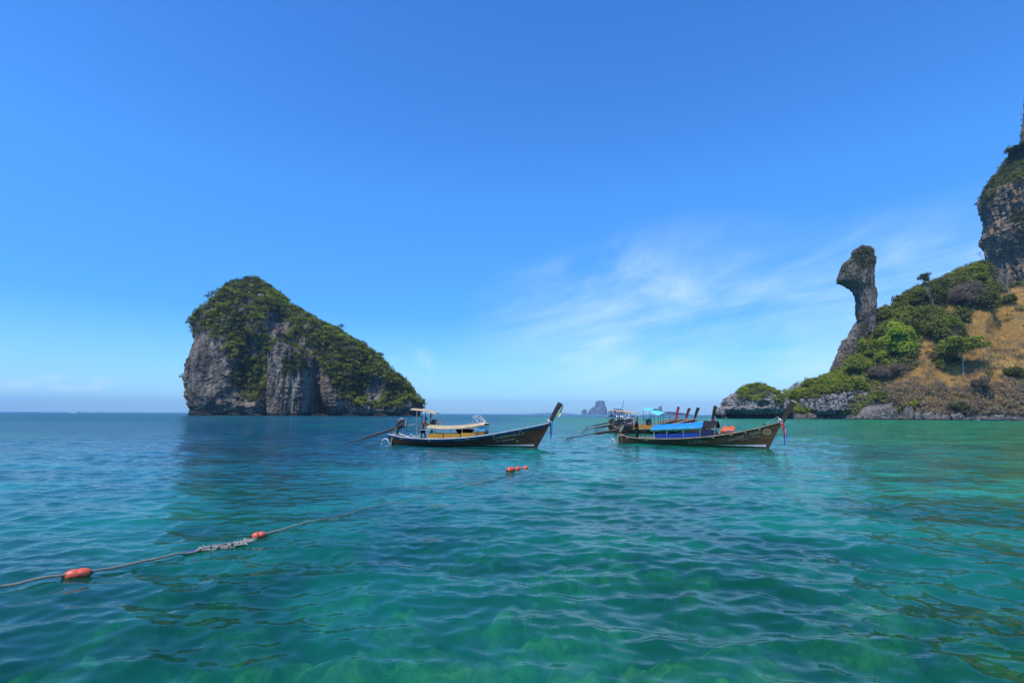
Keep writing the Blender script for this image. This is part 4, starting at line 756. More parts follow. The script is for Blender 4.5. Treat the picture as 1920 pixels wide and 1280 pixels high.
def person(loc, rz, J, label, shirt=None, trousers=None, long_legs=False):
    """J: joints pelvis, chest, neck, head, shoulders, elbows, hands, hips, knees, ankles (metres above the feet; x is forward)"""
    root = empty('person', loc, rz); tag(root, label, 'person')
    P_ = [(*J['pelvis'], .125, .105), (*J['waist'], .115, .09), (*J['chest'], .15, .105), (*J['neck'], .055), (*J['jaw'], .07), (*J['head'], .098, .088), (*J['crown'], .065)]
    E = [(0, 1), (1, 2), (2, 3), (3, 4), (4, 5), (5, 6)]
    for sd in ('L', 'R'):
        k = len(P_); P_ += [(*J['sh'+sd], .058), (*J['el'+sd], .042), (*J['wr'+sd], .028), (*J['pa'+sd], .034, .018)]; E += [(2, k), (k, k+1), (k+1, k+2), (k+2, k+3)]
        wr, pa = Vector(J['wr'+sd]), Vector(J['pa'+sd]); d = (pa-wr).normalized(); si = d.cross(Vector((0, 0, 1)))
        si = si.normalized() if si.length > .1 else Vector((0, 1, 0))
        kk = k+3
        for f in range(4):
            o_ = si*(f-1.5)*.019; m = len(P_); ln = (.068, .078, .072, .056)[f]; a = pa+o_+d*.028; b = a+d*ln*.5; c_ = b+d*ln*.4+Vector((0, 0, -.018)); P_ += [(*a, .0095), (*b, .0085), (*c_, .007)]; E += [(kk, m), (m, m+1), (m+1, m+2)]
        m = len(P_); a = wr+d*.03+si*-.03; b = a+d*.035-si*.018; P_ += [(*a, .011), (*b, .009)]; E += [(k+3, m), (m, m+1)]
        k = len(P_); P_ += [(*J['hp'+sd], .085), (*J['kn'+sd], .056), (*J['an'+sd], .038), (*J['to'+sd], .034, .026)]; E += [(0, k), (k, k+1), (k+1, k+2), (k+2, k+3)]
    body = skin_mesh('body', P_, E, MSKIN, root)
    h = Vector(J['head']); cr = Vector(J['crown']); upv = (cr-h).normalized(); fwd = Vector((1, 0, 0)); fwd = (fwd-upv*fwd.dot(upv)).normalized()
    fm = MB(); fm.obox(tuple(h+fwd*.098-upv*.015), (.03, .024, .045)); fm.build('nose', MSKIN, root, bevel=.006)
    fm = MB(); fm.obox(tuple(h+fwd*.085-upv*.065), (.02, .045, .014)); fm.build('mouth', MSKIN, root, bevel=.004)
    for sy in (-1, 1):
        fm = MB(); fm.obox(tuple(h+fwd*.01-upv*.01+Vector((0, .088*sy, 0))), (.04, .018, .055)); fm.build('ear', MSKIN, root, bevel=.006)
        ey = MB(); ey.obox(tuple(h+fwd*.086+upv*.012+Vector((0, .033*sy, 0))), (.012, .022, .010)); ey.build('eye', MHAIR, root)
    skin_mesh('hair', [(*(h-fwd*.022+upv*.015), .100, .096), (*(cr-fwd*.015+upv*.012), .078)], [(0, 1)], MHAIR, root)
    if shirt: skin_mesh('shirt', [(*J['pelvis'], .14, .12), (*J['waist'], .135, .11), (*J['chest'], .17, .125), (*(Vector(J['chest']).lerp(Vector(J['neck']), .7)), .075)]+sum([[(*J['sh'+s_], .075), (*(Vector(J['sh'+s_]).lerp(Vector(J['el'+s_]), .8)), .062)] for s_ in 'LR'], []), [(0, 1), (1, 2), (2, 3), (2, 4), (4, 5), (2, 6), (6, 7)], shirt, root)
    if trousers:
        N_ = [(*(Vector(J['pelvis'])+Vector((0, 0, .03))), .145, .122)]; E2 = []
        for s_ in 'LR':
            k = len(N_); kn = Vector(J['kn'+s_]); an = Vector(J['an'+s_]); hp = Vector(J['hp'+s_])
            if long_legs: N_ += [(*hp, .105), (*kn, .078), (*(kn.lerp(an, .9)), .064)]; E2 += [(0, k), (k, k+1), (k+1, k+2)]
            else: N_ += [(*hp, .108), (*(hp.lerp(kn, .85)), .088)]; E2 += [(0, k), (k, k+1)]
        skin_mesh('trousers' if long_legs else 'shorts', N_, E2, trousers, root)
    return root

# ------------------------------------------------------------------ left longtail boat
b1 = BoatFrame('longtail_boat', (733, 834), (1006, 838.5), 'dark brown longtail boat with a cream canopy and blue rail, moored left of the others', 'longtail boats at anchor')
R_ = b1.root; l = b1.L; HWy = -.8
sh = [l(727.5, 813.3, -.4), l(740, 817, -.6), l(752, 819.5, -.7), l(786, 822.3, HWy), l(826, 822.8, HWy), l(872, 820.5, HWy), l(918, 814.8, -.8), l(950, 809, -.65), l(979, 803.5, -.45), l(1010, 797.3, -.2)]
stem = l(1032.5, 792, 0); h1 = Hull(sh[0].x, [(p.x, p.z) for p in sh], l(1006, 838.5).x, (stem.x, stem.z))
h1.shell(MH1, R_); 
for sd in (-1, 1): h1.rail('gunwale', MW, R_, sd, .05, .045)
def off_sh(H, dz): return [(float(H.xg[i]), float(H.zg[i]+dz)) for i in range(H.n-1)]
h1.band('blue_strake', MBL, R_, off_sh(h1, -.16), off_sh(h1, -.035), .014); 
f_ = l(1003, 835).x; h1.band('boot_stripe', MW, R_, [(l(905, 830).x, .125), (f_-.05, .10)], [(l(905, 830).x, .128), (f_+.02, .20)], .014)
h1.text('โชคชัยอันดามันทัวร์', l(928, 822).x, l(928, 824, -.7).z, l(985, 812).x, l(985, 813.5, -.5).z, .22, MLET, R_)
h1.text('The Andaman', l(932, 828).x, l(932, 829.5, -.7).z, l(968, 824).x, l(968, 823.5, -.55).z, .16, MLET, R_); h1.text('3', l(968, 828).x, l(968, 829, -.5).z, l(974, 827).x, l(974, 829, -.5).z, .22, MLET, R_)
h1.text('LONGTAIL BOAT SERVICE', l(857, 826).x, l(857, 827, -.8).z, l(902, 823).x, l(902, 823.8, -.8).z, .11, MLET, R_)
bt = l(1051.5, 755.5); bb_ = l(1033, 791); bow_post(R_, bb_+Vector((-.12, 0, -.25)), bt, .24, .36)
m = MB(); m.tube([l(727.5, 812), l(731, 822), l(735, 836)], .05, 8); m.build('stern_post', MPOST, R_)
for xx in (.10, .28, .52, .66, .8):
    i = int(xx*h1.n); m = MB(); m.box(h1.xg[i]-.12, h1.xg[i]+.12, -h1.hw[i]+.02, h1.hw[i]-.02, h1.zg[i]-.12, h1.zg[i]-.06); m.build('thwart', MWOOD, R_)
i0 = int(.74*h1.n); V = []; F_ = []
for i in range(i0, h1.n-1): V += [(h1.xg[i], -h1.hw[i]+.05, h1.zg[i]-.04), (h1.xg[i], h1.hw[i]-.05, h1.zg[i]-.04)]
for i in range(h1.n-2-i0): F_.append([2*i, 2*i+2, 2*i+3, 2*i+1])
mesh_obj('foredeck', V, F_, MWOOD, R_)
# engine, shaft and tiller
ec = l(752, 795); eo = engine(R_, tuple(ec), 1.0, -.28, 1); drive(R_, l(641, 833.5), l(684, 821), l(746, 801), prop=False)
bar(R_, 'tiller', l(762, 799), l(789, 791.5), .022, MCHR); m = MB(); m.tube([l(747, 803), l(745, 812), l(744, 820)], .06, 8); m.obox(tuple(l(746, 804)), (.5, .3, .10), (0, -.28, 0)); m.build('engine_mount', MPOST, R_)
bar(R_, 'engine_stay', l(728, 800), l(728.5, 808), .05, MBL)
for k, dx in enumerate((0, 2.0, 3.5)): knot_rope(R_, 'mooring_rope', [l(741+dx, 803, -.3), l(736+dx*.8, 813, -.42), l(733.5+dx*.5, 824, -.45), l(732+dx*.3, 836, -.42)], .022, MROPE)
knot_rope(R_, 'fender_loop', [l(731, 833, -.3), l(728, 825, -.35), l(722, 822, -.38), l(717, 825, -.38), l(716, 833, -.35)], .05, MW)
m = MB(); m.tube([l(753, 808), l(760, 812, .3), l(772, 815, .4)], .05, 7); m.tube([l(748, 812), l(757, 816), l(768, 819)], .04, 7); m.build('stern_frame', MW, R_)
# lower canopy
ya, yb = -.74, .74
def crow(y, pts): return [b1.L(px, py, -.74)+Vector((0, y+.74, 0)) for px, py in pts]
edge = [(800, 801), (820, 803), (840, 803.6), (860, 802.5), (878, 800.5), (896, 797.5), (908, 796)]
rows = []
for j in range(9):
    f = j/8; y = ya+(yb-ya)*f; rise = .20*math.sin(math.pi*min(max(f, .0), 1))**.7
    rows.append([p+Vector((0, 0, rise)) for p in crow(y, edge)])
sheet(R_, 'canopy', rows, MTAN, .05)
for y in (ya+.04, yb-.04):
    for px, pb in ((803, 818.5), (833, 819), (866, 818), (893, 815)):
        a = b1.L(px, 802, -.74); b_ = b1.L(px, pb, -.74); bar(R_, 'canopy_post', (a.x, y, a.z+.02), (b_.x, y, b_.z-.1), .022, MWOOD)
    a = b1.L(786, 805.5, -.74); b_ = b1.L(896, 803, -.74); bar(R_, 'canopy_rail', (a.x, y, a.z), (b_.x, y, b_.z), .018, MW)
for y in (-.70, .70):
    for (pa, pb) in ((801, 830), (832, 862), (864, 891)):
        a = b1.L(pa, 812.5 if pa < 850 else 811, -.74); c_ = b1.L(pb, 819.5 if pb < 870 else 818, -.74); m = MB(); m.box(a.x, c_.x, y-.02, y+.02, c_.z-.12, a.z); m.build('side_board', MYEL, R_)
for px in (815, 838, 858, 878):
    a = b1.L(px, 816, 0); m = MB(); m.box(a.x-.16, a.x+.16, -.62, .62, .34, .40); m.box(a.x-.18, a.x-.14, -.60, .60, .40, .66); m.build('bench', MORG, R_)
a, c_ = b1.L(894.5, 808, -.7), b1.L(907.5, 815, -.7); m = MB(); m.box(a.x, c_.x, -.60, .60, c_.z-.2, a.z); m.build('front_cabinet', MORG, R_)
a, c_ = b1.L(894, 800, -.7), b1.L(908, 808, -.7); m = MB(); m.box(a.x, c_.x, -.62, .62, c_.z+.002, c_.z+.09); m.box(a.x, c_.x, -.62, .62, c_.z+.16, a.z+.02); m.build('cabinet_band', MCLB, R_)
# white ladder frame above the canopy
for y in (-.45, .25):
    bar(R_, 'ladder_rail', l(889.5, 779.5, 0)+Vector((0, y, 0)), l(901 if y < 0 else 911, 792, 0)+Vector((0, y, 0)), .028, MW)
    for px in (889.5, 899.5): bar(R_, 'frame_post', l(px, 779, 0)+Vector((0, y, 0)), l(px, 796, 0)+Vector((0, y, 0)), .016, MCHR)
bar(R_, 'ladder_rail', l(899.5, 778.5, .25), l(913, 792.5, .25), .028, MW); bar(R_, 'frame_post', l(908.5, 783, 0), l(908.5, 795, 0), .014, MCHR); bar(R_, 'frame_bar', l(889.5, 778.8, -.4), l(899.8, 778.6, -.4), .014, MCHR); bar(R_, 'frame_bar', l(899.5, 793.4, -.5), l(915.5, 793.0, -.5), .03, MCHR)
# small cream sun roof over the stern, on posts
r0_ = [l(769, 767.6, -.5), l(785, 769.0, -.5), l(800, 770.8, -.5), l(808, 773.4, -.5), l(815, 775.8, -.5)]
sheet(R_, 'sun_roof', [[p+Vector((0, dy, dz)) for p in r0_] for dy, dz in ((0, 0), (.35, .09), (.7, .10), (1.05, .02))], MTAN, .025)
for y in (-.48, .52):
    bar(R_, 'roof_post', l(786.5, 770, 0)*1+Vector((0, y, 0)), l(786, 819.5, 0)+Vector((0, y, -.05)), .026, MWOOD if y < 0 else MPOST); bar(R_, 'roof_post', l(802.5, 771.5, 0)+Vector((0, y, 0)), l(801.5, 818.5, 0)+Vector((0, y, -.05)), .024, MBLK)
m = MB(); m.tube([l(815, 775.5, -.4), l(818, 780, -.4), l(818.3, 787, -.4), l(816, 792, -.4)], .012, 6); m.build('roof_hoop', MCHR, R_)
for a_, b_ in (((814, 786.8), (832, 786.8)), ((814, 791), (832, 791)), ((814, 786.5), (814, 797)), ((822, 786.5), (822, 797)), ((832, 786.5), (832, 797))): bar(R_, 'luggage_rail', l(*a_, -.2), l(*b_, -.2), .016, MORG)
# things on and hanging from the boat
def loose(name, mb, mat, label, cat, bf, loc, group=None):
    w_ = bf.W(loc); o = mesh_obj(name, [tuple(Vector(v)-Vector(loc)) for v in mb.V], mb.F, mat); o.location = tuple(w_); o.rotation_euler = (0, 0, bf.rz); tag(o, label, cat, group); return o
g = np.random.default_rng(2)
m = MB(); cloth_strip(m, l(809.5, 775, -.5), l(809.5, 784, -.5), .10, .08, .02, g=g); loose('cloth', m, MORG, 'small orange cloth hanging from the cream sun roof', 'cloth', b1, l(809.5, 775, -.5))
def lump(c, r, seed=0, sx=1., sz=1., n=10):
    V = []; F_ = []; g_ = np.random.default_rng(seed)
    for i in range(n+1):
        for j in range(n): a = math.pi*i/n; b = 2*math.pi*j/n; k = 1+.18*math.sin(3*b+seed)*math.sin(2*a)+.08*g_.normal(); V.append((c[0]+r*sx*math.sin(a)*math.cos(b)*k, c[1]+r*math.sin(a)*math.sin(b)*k, c[2]+r*sz*math.cos(a)*k))
    for i in range(n):
        for j in range(n): F_.append([i*n+j, i*n+(j+1) % n, (i+1)*n+(j+1) % n, (i+1)*n+j])
    return V, F_
m = MB(); m.put(*lump(tuple(l(813, 791.5, 0)), .20, 1, 1.1, .95)); loose('bag', m, MBLK, 'black bag on the cream canopy beside the luggage rail', 'bag', b1, l(813, 792, 0))
m = MB(); m.put(*lump(tuple(l(808, 808, -.1)), .17, 3, 1, 1.2)); loose('water_container', m, MCLB, 'pale blue container standing under the rear of the cream canopy', 'container', b1, l(808, 808, -.1))
m = MB(); m.put(*lump(tuple(l(862, 806.5, .1)), .22, 4, 1.2, 1)); loose('bag', m, MNVC, 'dark blue bag under the middle of the cream canopy', 'bag', b1, l(862, 806.5, .1))
m = MB(); m.put(*lump(tuple(l(874, 806, .1)), .24, 5, 1.3, 1)); m.put(*lump(tuple(l(882, 806, .2)), .18, 6, 1.3, .8)); loose('bag', m, MBLK, 'black bundle under the front of the cream canopy', 'bag', b1, l(874, 806, .1))
def garland(bf, px, py, strips, label, r=.13, wrap=(MPINK,), seed=0):
    g = np.random.default_rng(seed); c = bf.L(px, py, 0); root = empty('prow_ribbons', tuple(bf.W(c)), bf.rz); tag(root, label, 'ribbons')
    for k, mt in enumerate(wrap):
        m = MB(); m.tube([(-.10+.05*k, -.06, .10-.1*k), (0, -r, .03-.1*k), (.10, -.05, .0-.08*k), (.09, .08, .05-.08*k), (-.08, .1, .1-.08*k), (-.12, -.02, .12-.09*k)], .045, 7); m.build('cloth_wrap', mt, root)
    for (dx, dy, x2, y2, w0, mt) in strips:
        m = MB(); p = bf.L(px+dx, py+dy, -.10)-c; q_ = bf.L(px+x2, py+y2, -.12)-c; cloth_strip(m, p, q_, w0, w0*.7, .04, g=g); m.build('ribbon', mt, root)
    return root
garland(b1, 1031, 790, [(3, 1, 2.5, 26, .13, MBLUEC), (1.5, 6, 0.5, 22, .07, MNVC), (2, 20, 2.5, 33, .10, MPUR), (4, 3, 4, 20, .08, MBLUEC)], 'bright blue and violet ribbons tied round the prow of the left boat', wrap=(MW, MPINK), seed=1)
m = MB(); cloth_strip(m, l(1055.5, 761, -.10), l(1047, 781, -.12), .10, .30, .02, g=g); loose('prow_cloth', m, MYC, 'yellow cloth tied to the top of the left boat prow post', 'cloth', b1, l(1055.5, 761, -.10))
ft = b1.W(l(791, 818.3, -.35)); J = dict(pelvis=(.0, 0, .88), waist=(.04, 0, 1.02), chest=(.12, 0, 1.27), neck=(.20, 0, 1.44), jaw=(.25, 0, 1.49), head=(.27, 0, 1.57), crown=(.29, 0, 1.67), shL=(.15, .18, 1.34), shR=(.15, -.18, 1.34), elL=(.30, .22, 1.10), elR=(.30, -.22, 1.09),
         wrL=(.48, .16, 1.22), wrR=(.47, -.14, 1.20), paL=(.55, .14, 1.25), paR=(.54, -.12, 1.23), hpL=(0, .09, .82), hpR=(0, -.09, .82), knL=(.20, .12, .50), knR=(.02, -.11, .46), anL=(.16, .13, .08), anR=(-.12, -.12, .08), toL=(.32, .14, .03), toR=(.03, -.13, .03))
ft.z = .28; person(tuple(ft), b1.rz, J, 'bare-backed man in dark shorts leaning forward under the cream sun roof', None, MNVC)

# ------------------------------------------------------------------ right longtail boat
b2 = BoatFrame('longtail_boat', (1157, 830.5), (1440.5, 840), 'brown longtail boat with a bright blue canopy, nearest of the right-hand boats', 'longtail boats at anchor')
R_ = b2.root; l = b2.L
sh = [l(1158, 813.5, -.4), l(1168, 817, -.58), l(1180, 819.5, -.7), l(1197, 821.8, -.75), l(1240, 822.8, -.8), l(1280, 822, -.8), l(1328, 818.5, -.8), l(1376, 812, -.72), l(1427, 801.3, -.4), l(1448, 795.5, -.2)]
stem = l(1467, 789.5, 0); h2_ = Hull(sh[0].x, [(p.x, p.z) for p in sh], l(1440.5, 840).x, (stem.x, stem.z)); H = h2_
H.shell(MH2, R_)
for sd in (-1, 1): H.rail('gunwale', MWOOD, R_, sd, .05, .045)
f_ = l(1439, 836).x; H.band('boot_stripe', MW, R_, [(l(1340, 836).x, .13), (f_-.08, .09)], [(l(1340, 836).x, .135), (f_+.04, .24)], .014)
H.text('น้องเบียร์ + วิไลพร', l(1368, 827).x, l(1368, 828, -.7).z, l(1427, 810).x, l(1427, 811.5, -.35).z, .26, MLET, R_); H.text('Number 1 Service', l(1391, 825).x, l(1391, 825.5, -.6).z, l(1425, 817.5).x, l(1425, 817.6, -.35).z, .13, MLET, R_)
H.text('TEL. 082-2805476', l(1293, 832).x, l(1293, 832, -.8).z, l(1330, 828).x, l(1330, 829.5, -.8).z, .17, MLET, R_); H.text('AO NANG KRABI', l(1295, 827).x, l(1295, 827.5, -.8).z, l(1318, 825).x, l(1318, 825.8, -.8).z, .10, MLET, R_)
c_ = l(1438, 809.5, -.3); V = [];
for r_, nm, mt in ((.0, 'emblem', MORG), (.17, 'emblem_ring', MGRN)):
    V = []; F_ = []; N_ = 20
    for j in range(N_):
        a = 2*math.pi*j/N_
        for rr in ((.0, .13) if r_ == 0 else (.15, .20)): x_ = c_.x+rr*1.2*math.cos(a); z_ = c_.z+rr*math.sin(a); V.append((x_, -(H.surf_y(x_, z_)+.016), z_))
    F_ = [[2*j, 2*j+1, 2*((j+1) % N_)+1, 2*((j+1) % N_)] for j in range(N_)]; mesh_obj(nm, V, F_, mt if r_ == 0 else MLET, R_)
bow_post(R_, l(1467, 791)+Vector((-.10, 0, -.25)), l(1488.5, 753), .24, .40, tip=MW)
m = MB(); m.tube([l(1158, 811), l(1157.5, 822), l(1158, 834)], .05, 8); m.build('stern_post', MPOST, R_)
for xx in (.08, .2, .62, .70, .78, .86):
    i = int(xx*H.n); m = MB(); m.box(H.xg[i]-.12, H.xg[i]+.12, -H.hw[i]+.02, H.hw[i]-.02, H.zg[i]-.12, H.zg[i]-.05); m.build('thwart', MWOOD, R_)
i0 = int(.72*H.n); V = []; F_ = []
for i in range(i0, H.n-1): V += [(H.xg[i], -H.hw[i]+.05, H.zg[i]-.03), (H.xg[i], H.hw[i]-.05, H.zg[i]-.03)]
for i in range(H.n-2-i0): F_.append([2*i, 2*i+2, 2*i+3, 2*i+1])
mesh_obj('foredeck', V, F_, MWOOD, R_)
engine(R_, tuple(l(1178, 793.5, 0)), 1.25, -.2, 5); drive(R_, l(1061, 821.5), l(1118, 812), l(1172, 803), thick=.055)
m = MB(); m.tube([l(1119, 813.6), l(1156, 808)], .055, 7); m.build('shaft_brace', MSHAFT, R_)
g = np.random.default_rng(77); m = MB()
for k in range(26):
    a = l(1168+22*g.random(), 783+18*g.random(), -.25+.5*g.random()); b_ = a+Vector(((g.random()-.5)*.8, (g.random()-.5)*.3, (g.random()-.5)*.6)); m.tube([a, (a+b_)/2+Vector((0, -.05, .12*g.random())), b_], .014+.018*g.random(), 6)
m.build('pipework', MCHR, R_); bar(R_, 'tiller', l(1176, 794, -.2), l(1193, 793, -.2), .03, MCHR)
m = MB(); m.tube([l(1176, 803), l(1176, 812), l(1175, 818)], .06, 8); m.tube([l(1166, 806), l(1170, 812)], .05, 8); m.obox(tuple(l(1176, 804)), (.8, .3, .12), (0, -.2, 0)); m.build('engine_mount', MPOST, R_)
for k, dx in enumerate((0, 1.6, 3.0)): knot_rope(R_, 'mooring_rope', [l(1166+dx, 799, -.3), l(1162+dx, 808, -.4), l(1157.5+dx*.8, 817, -.45), l(1156+dx*.5, 833, -.42)], .028, MROPE)
knot_rope(R_, 'mooring_rope', [l(1163, 816, -.5), l(1166, 823, -.55), l(1165, 831, -.55)], .012, MROPE)
knot_rope(R_, 'fender_loop', [l(1154, 832, -.3), l(1151, 824, -.35), l(1147, 821.5, -.38), l(1143.5, 825, -.38), l(1143, 832, -.35)], .05, MW)
# canopy: a curved tarpaulin with a dark arch at its front end
yn, yf = -.78, .78; P0, P1 = b2.L(1219, 805.6, yn), b2.L(1315, 801.8, yn); T0, T1 = b2.L(1231, 795.6, -.2), b2.L(1326, 790.4, -.2)
rows = []
for j in range(11):
    f = j/10; y = yn+(yf-yn)*f; cz = math.sin(math.pi*f)**.75; r_ = []
    for k in range(13):
        u = k/12; ex = P0.x+(P1.x-P0.x)*u+(T0.x-P0.x)*.55*(1-u)*cz+.30*cz*u; r_.append(Vector((ex, y, P0.z+(P1.z-P0.z)*u+cz*((T0.z-P0.z)*(1-u)+(T1.z-P1.z)*u)-.02*math.sin(u*math.pi*4)**2)))
    rows.append(r_)
sheet(R_, 'canopy', rows, MTARP, .02)
for y in (yn-.01, yf+.01): sheet(R_, 'canopy_trim', [[Vector((p.x, y-.012, p.z+.01)) for p in rows[0]], [Vector((p.x, y+.012, p.z+.01)) for p in rows[0]]], MGRN, .09)
A0 = b2.L(1317, 799.5, yn); A1 = b2.L(1343.5, 796, yn); rows2 = []
for j in range(11):
    f = j/10; y = (yn+.02)+(yf-yn-.04)*f; cz = math.sin(math.pi*f)**.8; rows2.append([Vector((A0.x+(A1.x-A0.x)*u, y, A0.z-.05+.44*cz+(.02 if u < .5 else .0))) for u in (0, .33, .66, 1)])
sheet(R_, 'front_arch', rows2, MBLK, .05)
for y in (yn+.03, yf-.03):
    for px, pt, pb in ((1226, 806, 821.5), (1250, 805, 821.5), (1281, 804, 821), (1312.5, 802, 818.5), (1340, 797, 815.5)): a = b2.L(px, pt, yn); b_ = b2.L(px, pb, yn); bar(R_, 'canopy_post', (a.x, y, a.z), (b_.x, y, b_.z-.1), .024, MWOOD if px > 1300 else MCHR)
    a, c2 = b2.L(1228, 813.6, yn), b2.L(1311, 820.5, yn); z0_, z1_ = b2.L(1228, 821.5, yn).z-.08, b2.L(1228, 813.6, yn).z; z2_, z3_ = b2.L(1311, 819, yn).z-.08, b2.L(1311, 811, yn).z
    mesh_obj('side_board', [(a.x, y-.02, z0_), (c2.x, y-.02, z2_), (c2.x, y-.02, z3_), (a.x, y-.02, z1_), (a.x, y+.02, z0_), (c2.x, y+.02, z2_), (c2.x, y+.02, z3_), (a.x, y+.02, z1_)], [(0,1,2,3), (7,6,5,4), (0,4,5,1), (1,5,6,2), (2,6,7,3), (3,7,4,0)], MROYAL, R_)
a, c2 = b2.L(1314.5, 806, -.72), b2.L(1338.5, 817, -.72); m = MB(); m.box(a.x, c2.x, -.70, .70, c2.z-.1, a.z); m.build('front_cabinet', MNAVY, R_)
a, c2 = b2.L(1256, 809, .2), b2.L(1272, 816, .2); m = MB(); m.box(a.x, c2.x, -.1, .5, c2.z, a.z); m.build('inner_cabinet', MNAVY, R_)
for px in (1238, 1256, 1276, 1296): a = b2.L(px, 816, 0); m = MB(); m.box(a.x-.16, a.x+.16, -.62, .62, .34, .40); m.build('bench', MDECK, R_)
for px in (1202, 1210.5): bar(R_, 'side_ladder_rail', l(px, 805, -.6), l(px, 822, -.6), .018, MPOST)
for py in (808, 812.5, 817): bar(R_, 'side_ladder_rung', l(1202, py, -.6), l(1210.5, py, -.6), .014, MPOST)
bar(R_, 'bow_wire', l(1433, 796, 0), l(1459, 780.5, 0), .012, MCHR); bar(R_, 'bow_rod', l(1459, 780.5, 0), l(1461, 790, 0), .02, MCHR); m = MB(); m.obox(tuple(l(1433, 796, 0)), (.15, .1, .12)); m.build('cleat', MIRON, R_)
m = MB()
for k in range(9): m.put(*lump(tuple(l(1355+2.3*k, 808+(k % 2)*1.0, -.4+.1*(k % 3))+Vector((0, 0, .09*((k*7) % 3)))), .17, k, 1.15, .9, 8))
lv_ = loose('life_vest_pile', m, MORANGE, 'heap of orange life vests in front of the blue canopy', 'life vests', b2, l(1364, 812, -.3))
m = MB()
for k in range(10): p = l(1356+2.0*k, 806.5, -.62); m.tube([p+Vector((0, 0, -.14)), p+Vector((.03, -.03, .0)), p+Vector((.02, .04, .12))], .018, 6)
st_ = mesh_obj('strap', [tuple(Vector(v)-l(1364, 812, -.3)) for v in m.V], m.F, MPINK, lv_)
m = MB(); m.tube([l(1340, 813.5, -.2), l(1352, 811.5, -.2)], .06, 7); loose('wooden_oar', m, MWOOD, 'pale wooden beam lying ahead of the navy cabinet', 'beam', b2, l(1346, 812.5, -.2))
garland(b2, 1464, 788, [(2, 2, 8, 26, .20, MRED), (1, 2, 3.5, 12, .20, MPINK), (6, 12, 7, 46, .09, MPUR), (9, 20, 12, 34, .14, MBLUEC), (8, 16, 10.5, 36, .07, MPINK)], 'white, pink, red and blue ribbons hanging from the prow of the blue-canopied boat', r=.15, wrap=(MW, MPINK, MW), seed=3)
ft = b2.W(l(1194.5, 821.5, -.35)); J = dict(pelvis=(0, 0, .90), waist=(0, 0, 1.04), chest=(.0, 0, 1.30), neck=(.02, 0, 1.47), jaw=(.04, 0, 1.52), head=(.04, 0, 1.60), crown=(.04, 0, 1.70), shL=(0, .19, 1.38), shR=(0, -.19, 1.38), elL=(-.10, .25, 1.12), elR=(-.10, -.25, 1.12),
         wrL=(-.32, .20, 1.08), wrR=(-.34, -.18, 1.10), paL=(-.40, .18, 1.09), paR=(-.42, -.16, 1.12), hpL=(0, .09, .84), hpR=(0, -.09, .84), knL=(.05, .11, .47), knR=(-.02, -.11, .47), anL=(.02, .12, .08), anR=(-.06, -.12, .08), toL=(.18, .13, .03), toR=(.10, -.13, .03))
ft.z = .25; person(tuple(ft), b2.rz+math.pi*.06, J, 'man in dark clothes standing at the engine of the blue-canopied boat', MDKC, MBLK, True)

# ------------------------------------------------------------------ boats behind
def rear_boat(pst, Yst, pbw, Ybw, label, hullm, prow_h, roof=None, seed=0, prow_col=None, railm=None, shaft=True, extras=None):
    A = onY(pst, 776, Yst); A.z = 0; B = onY(pbw, 776, Ybw); B.z = 0; bf = BoatFrame('longtail_boat', A, B, label, 'longtail boats at anchor'); R_ = bf.root; n_ = bf.len
    H = Hull(0, [(0, .75), (n_*.12, .58), (n_*.35, .52), (n_*.55, .62), (n_*.75, .95), (n_*.92, 1.42)], n_, (n_+.85, 1.68), n=26); H.shell(hullm, R_)
    for sd in (-1, 1): H.rail('gunwale', railm or MWOOD, R_, sd, .05, .07)
    bow_post(R_, (n_+.70, 0, 1.45), (n_+1.25, 0, prow_h), .24, .36, prow_col)
    engine(R_, (.35, 0, 1.25), 1.1, -.25, seed)
    m = MB(); m.tube([(.3, 0, 1.1), (.3, 0, .4)], .06, 8); m.build('engine_mount', MPOST, R_)
    if shaft: drive(R_, (-3.9, 0, .22), (-2.3, 0, .62), (.2, 0, 1.12), prop=True)
    for (x0, x1, z0, z1, rise, mt, w_) in (roof or []):
        sheet(R_, 'canopy', [[Vector((x0+(x1-x0)*u, y, z0+(z1-z0)*u+rise*math.sin(math.pi*(y/w_+1)/2))) for u in (0, .25, .5, .75, 1)] for y in np.linspace(-w_, w_, 7)], mt, .04)
        for x_ in (x0+.15, x1-.15):
            for y in (-w_+.05, w_-.05): bar(R_, 'canopy_post', (x_, y, z0+(z1-z0)*(x_-x0)/(x1-x0)), (x_, y, .35), .028, MPOST)
    for xx in (.3, .42, .54): m = MB(); m.box(n_*xx-.15, n_*xx+.15, -.6, .6, .36, .44); m.build('bench', MWOOD, R_)
    for sd in (-.74, .74): m = MB(); m.box(n_*.28, n_*.62, sd-.02, sd+.02, .45, .95); m.build('side_board', MPK2 if seed % 2 else MYEL, R_)
    return bf, H
rb1, _ = rear_boat(1212, 62, 1326, 52, 'longtail boat with two light blue sunshades, just behind the blue-canopied boat', MH3, 3.05, [(.3, 1.9, 2.75, 2.60, .28, MCLB, .8), (2.0, 3.6, 2.45, 2.1, .25, MCLB, .85)], 11, railm=MCLB, shaft=False)
rb2, _ = rear_boat(1151, 60, 1290, 60, 'longtail boat whose plain dark prow post is furthest right of the three', MH2, 3.0, [(.1, 1.9, 2.55, 2.45, .12, MPK2, .8)], 12)
rb3, _ = rear_boat(1160, 66, 1260, 70, 'longtail boat with a pink-wrapped dark red prow post, leftmost of the three', MH3, 3.25, [(.6, 2.6, 2.35, 2.35, .10, MTAN, .8)], 13, prow_col=MRED)
rb4, _ = rear_boat(1142, 72, 1275, 66, 'longtail boat with a tan sun roof over its stern, middle prow of the three', MH1, 3.0, [(.5, 2.0, 2.75, 2.55, .1, MTAN, .8)], 14, prow_col=paint('maroon_wood', (.10,.03,.025)))
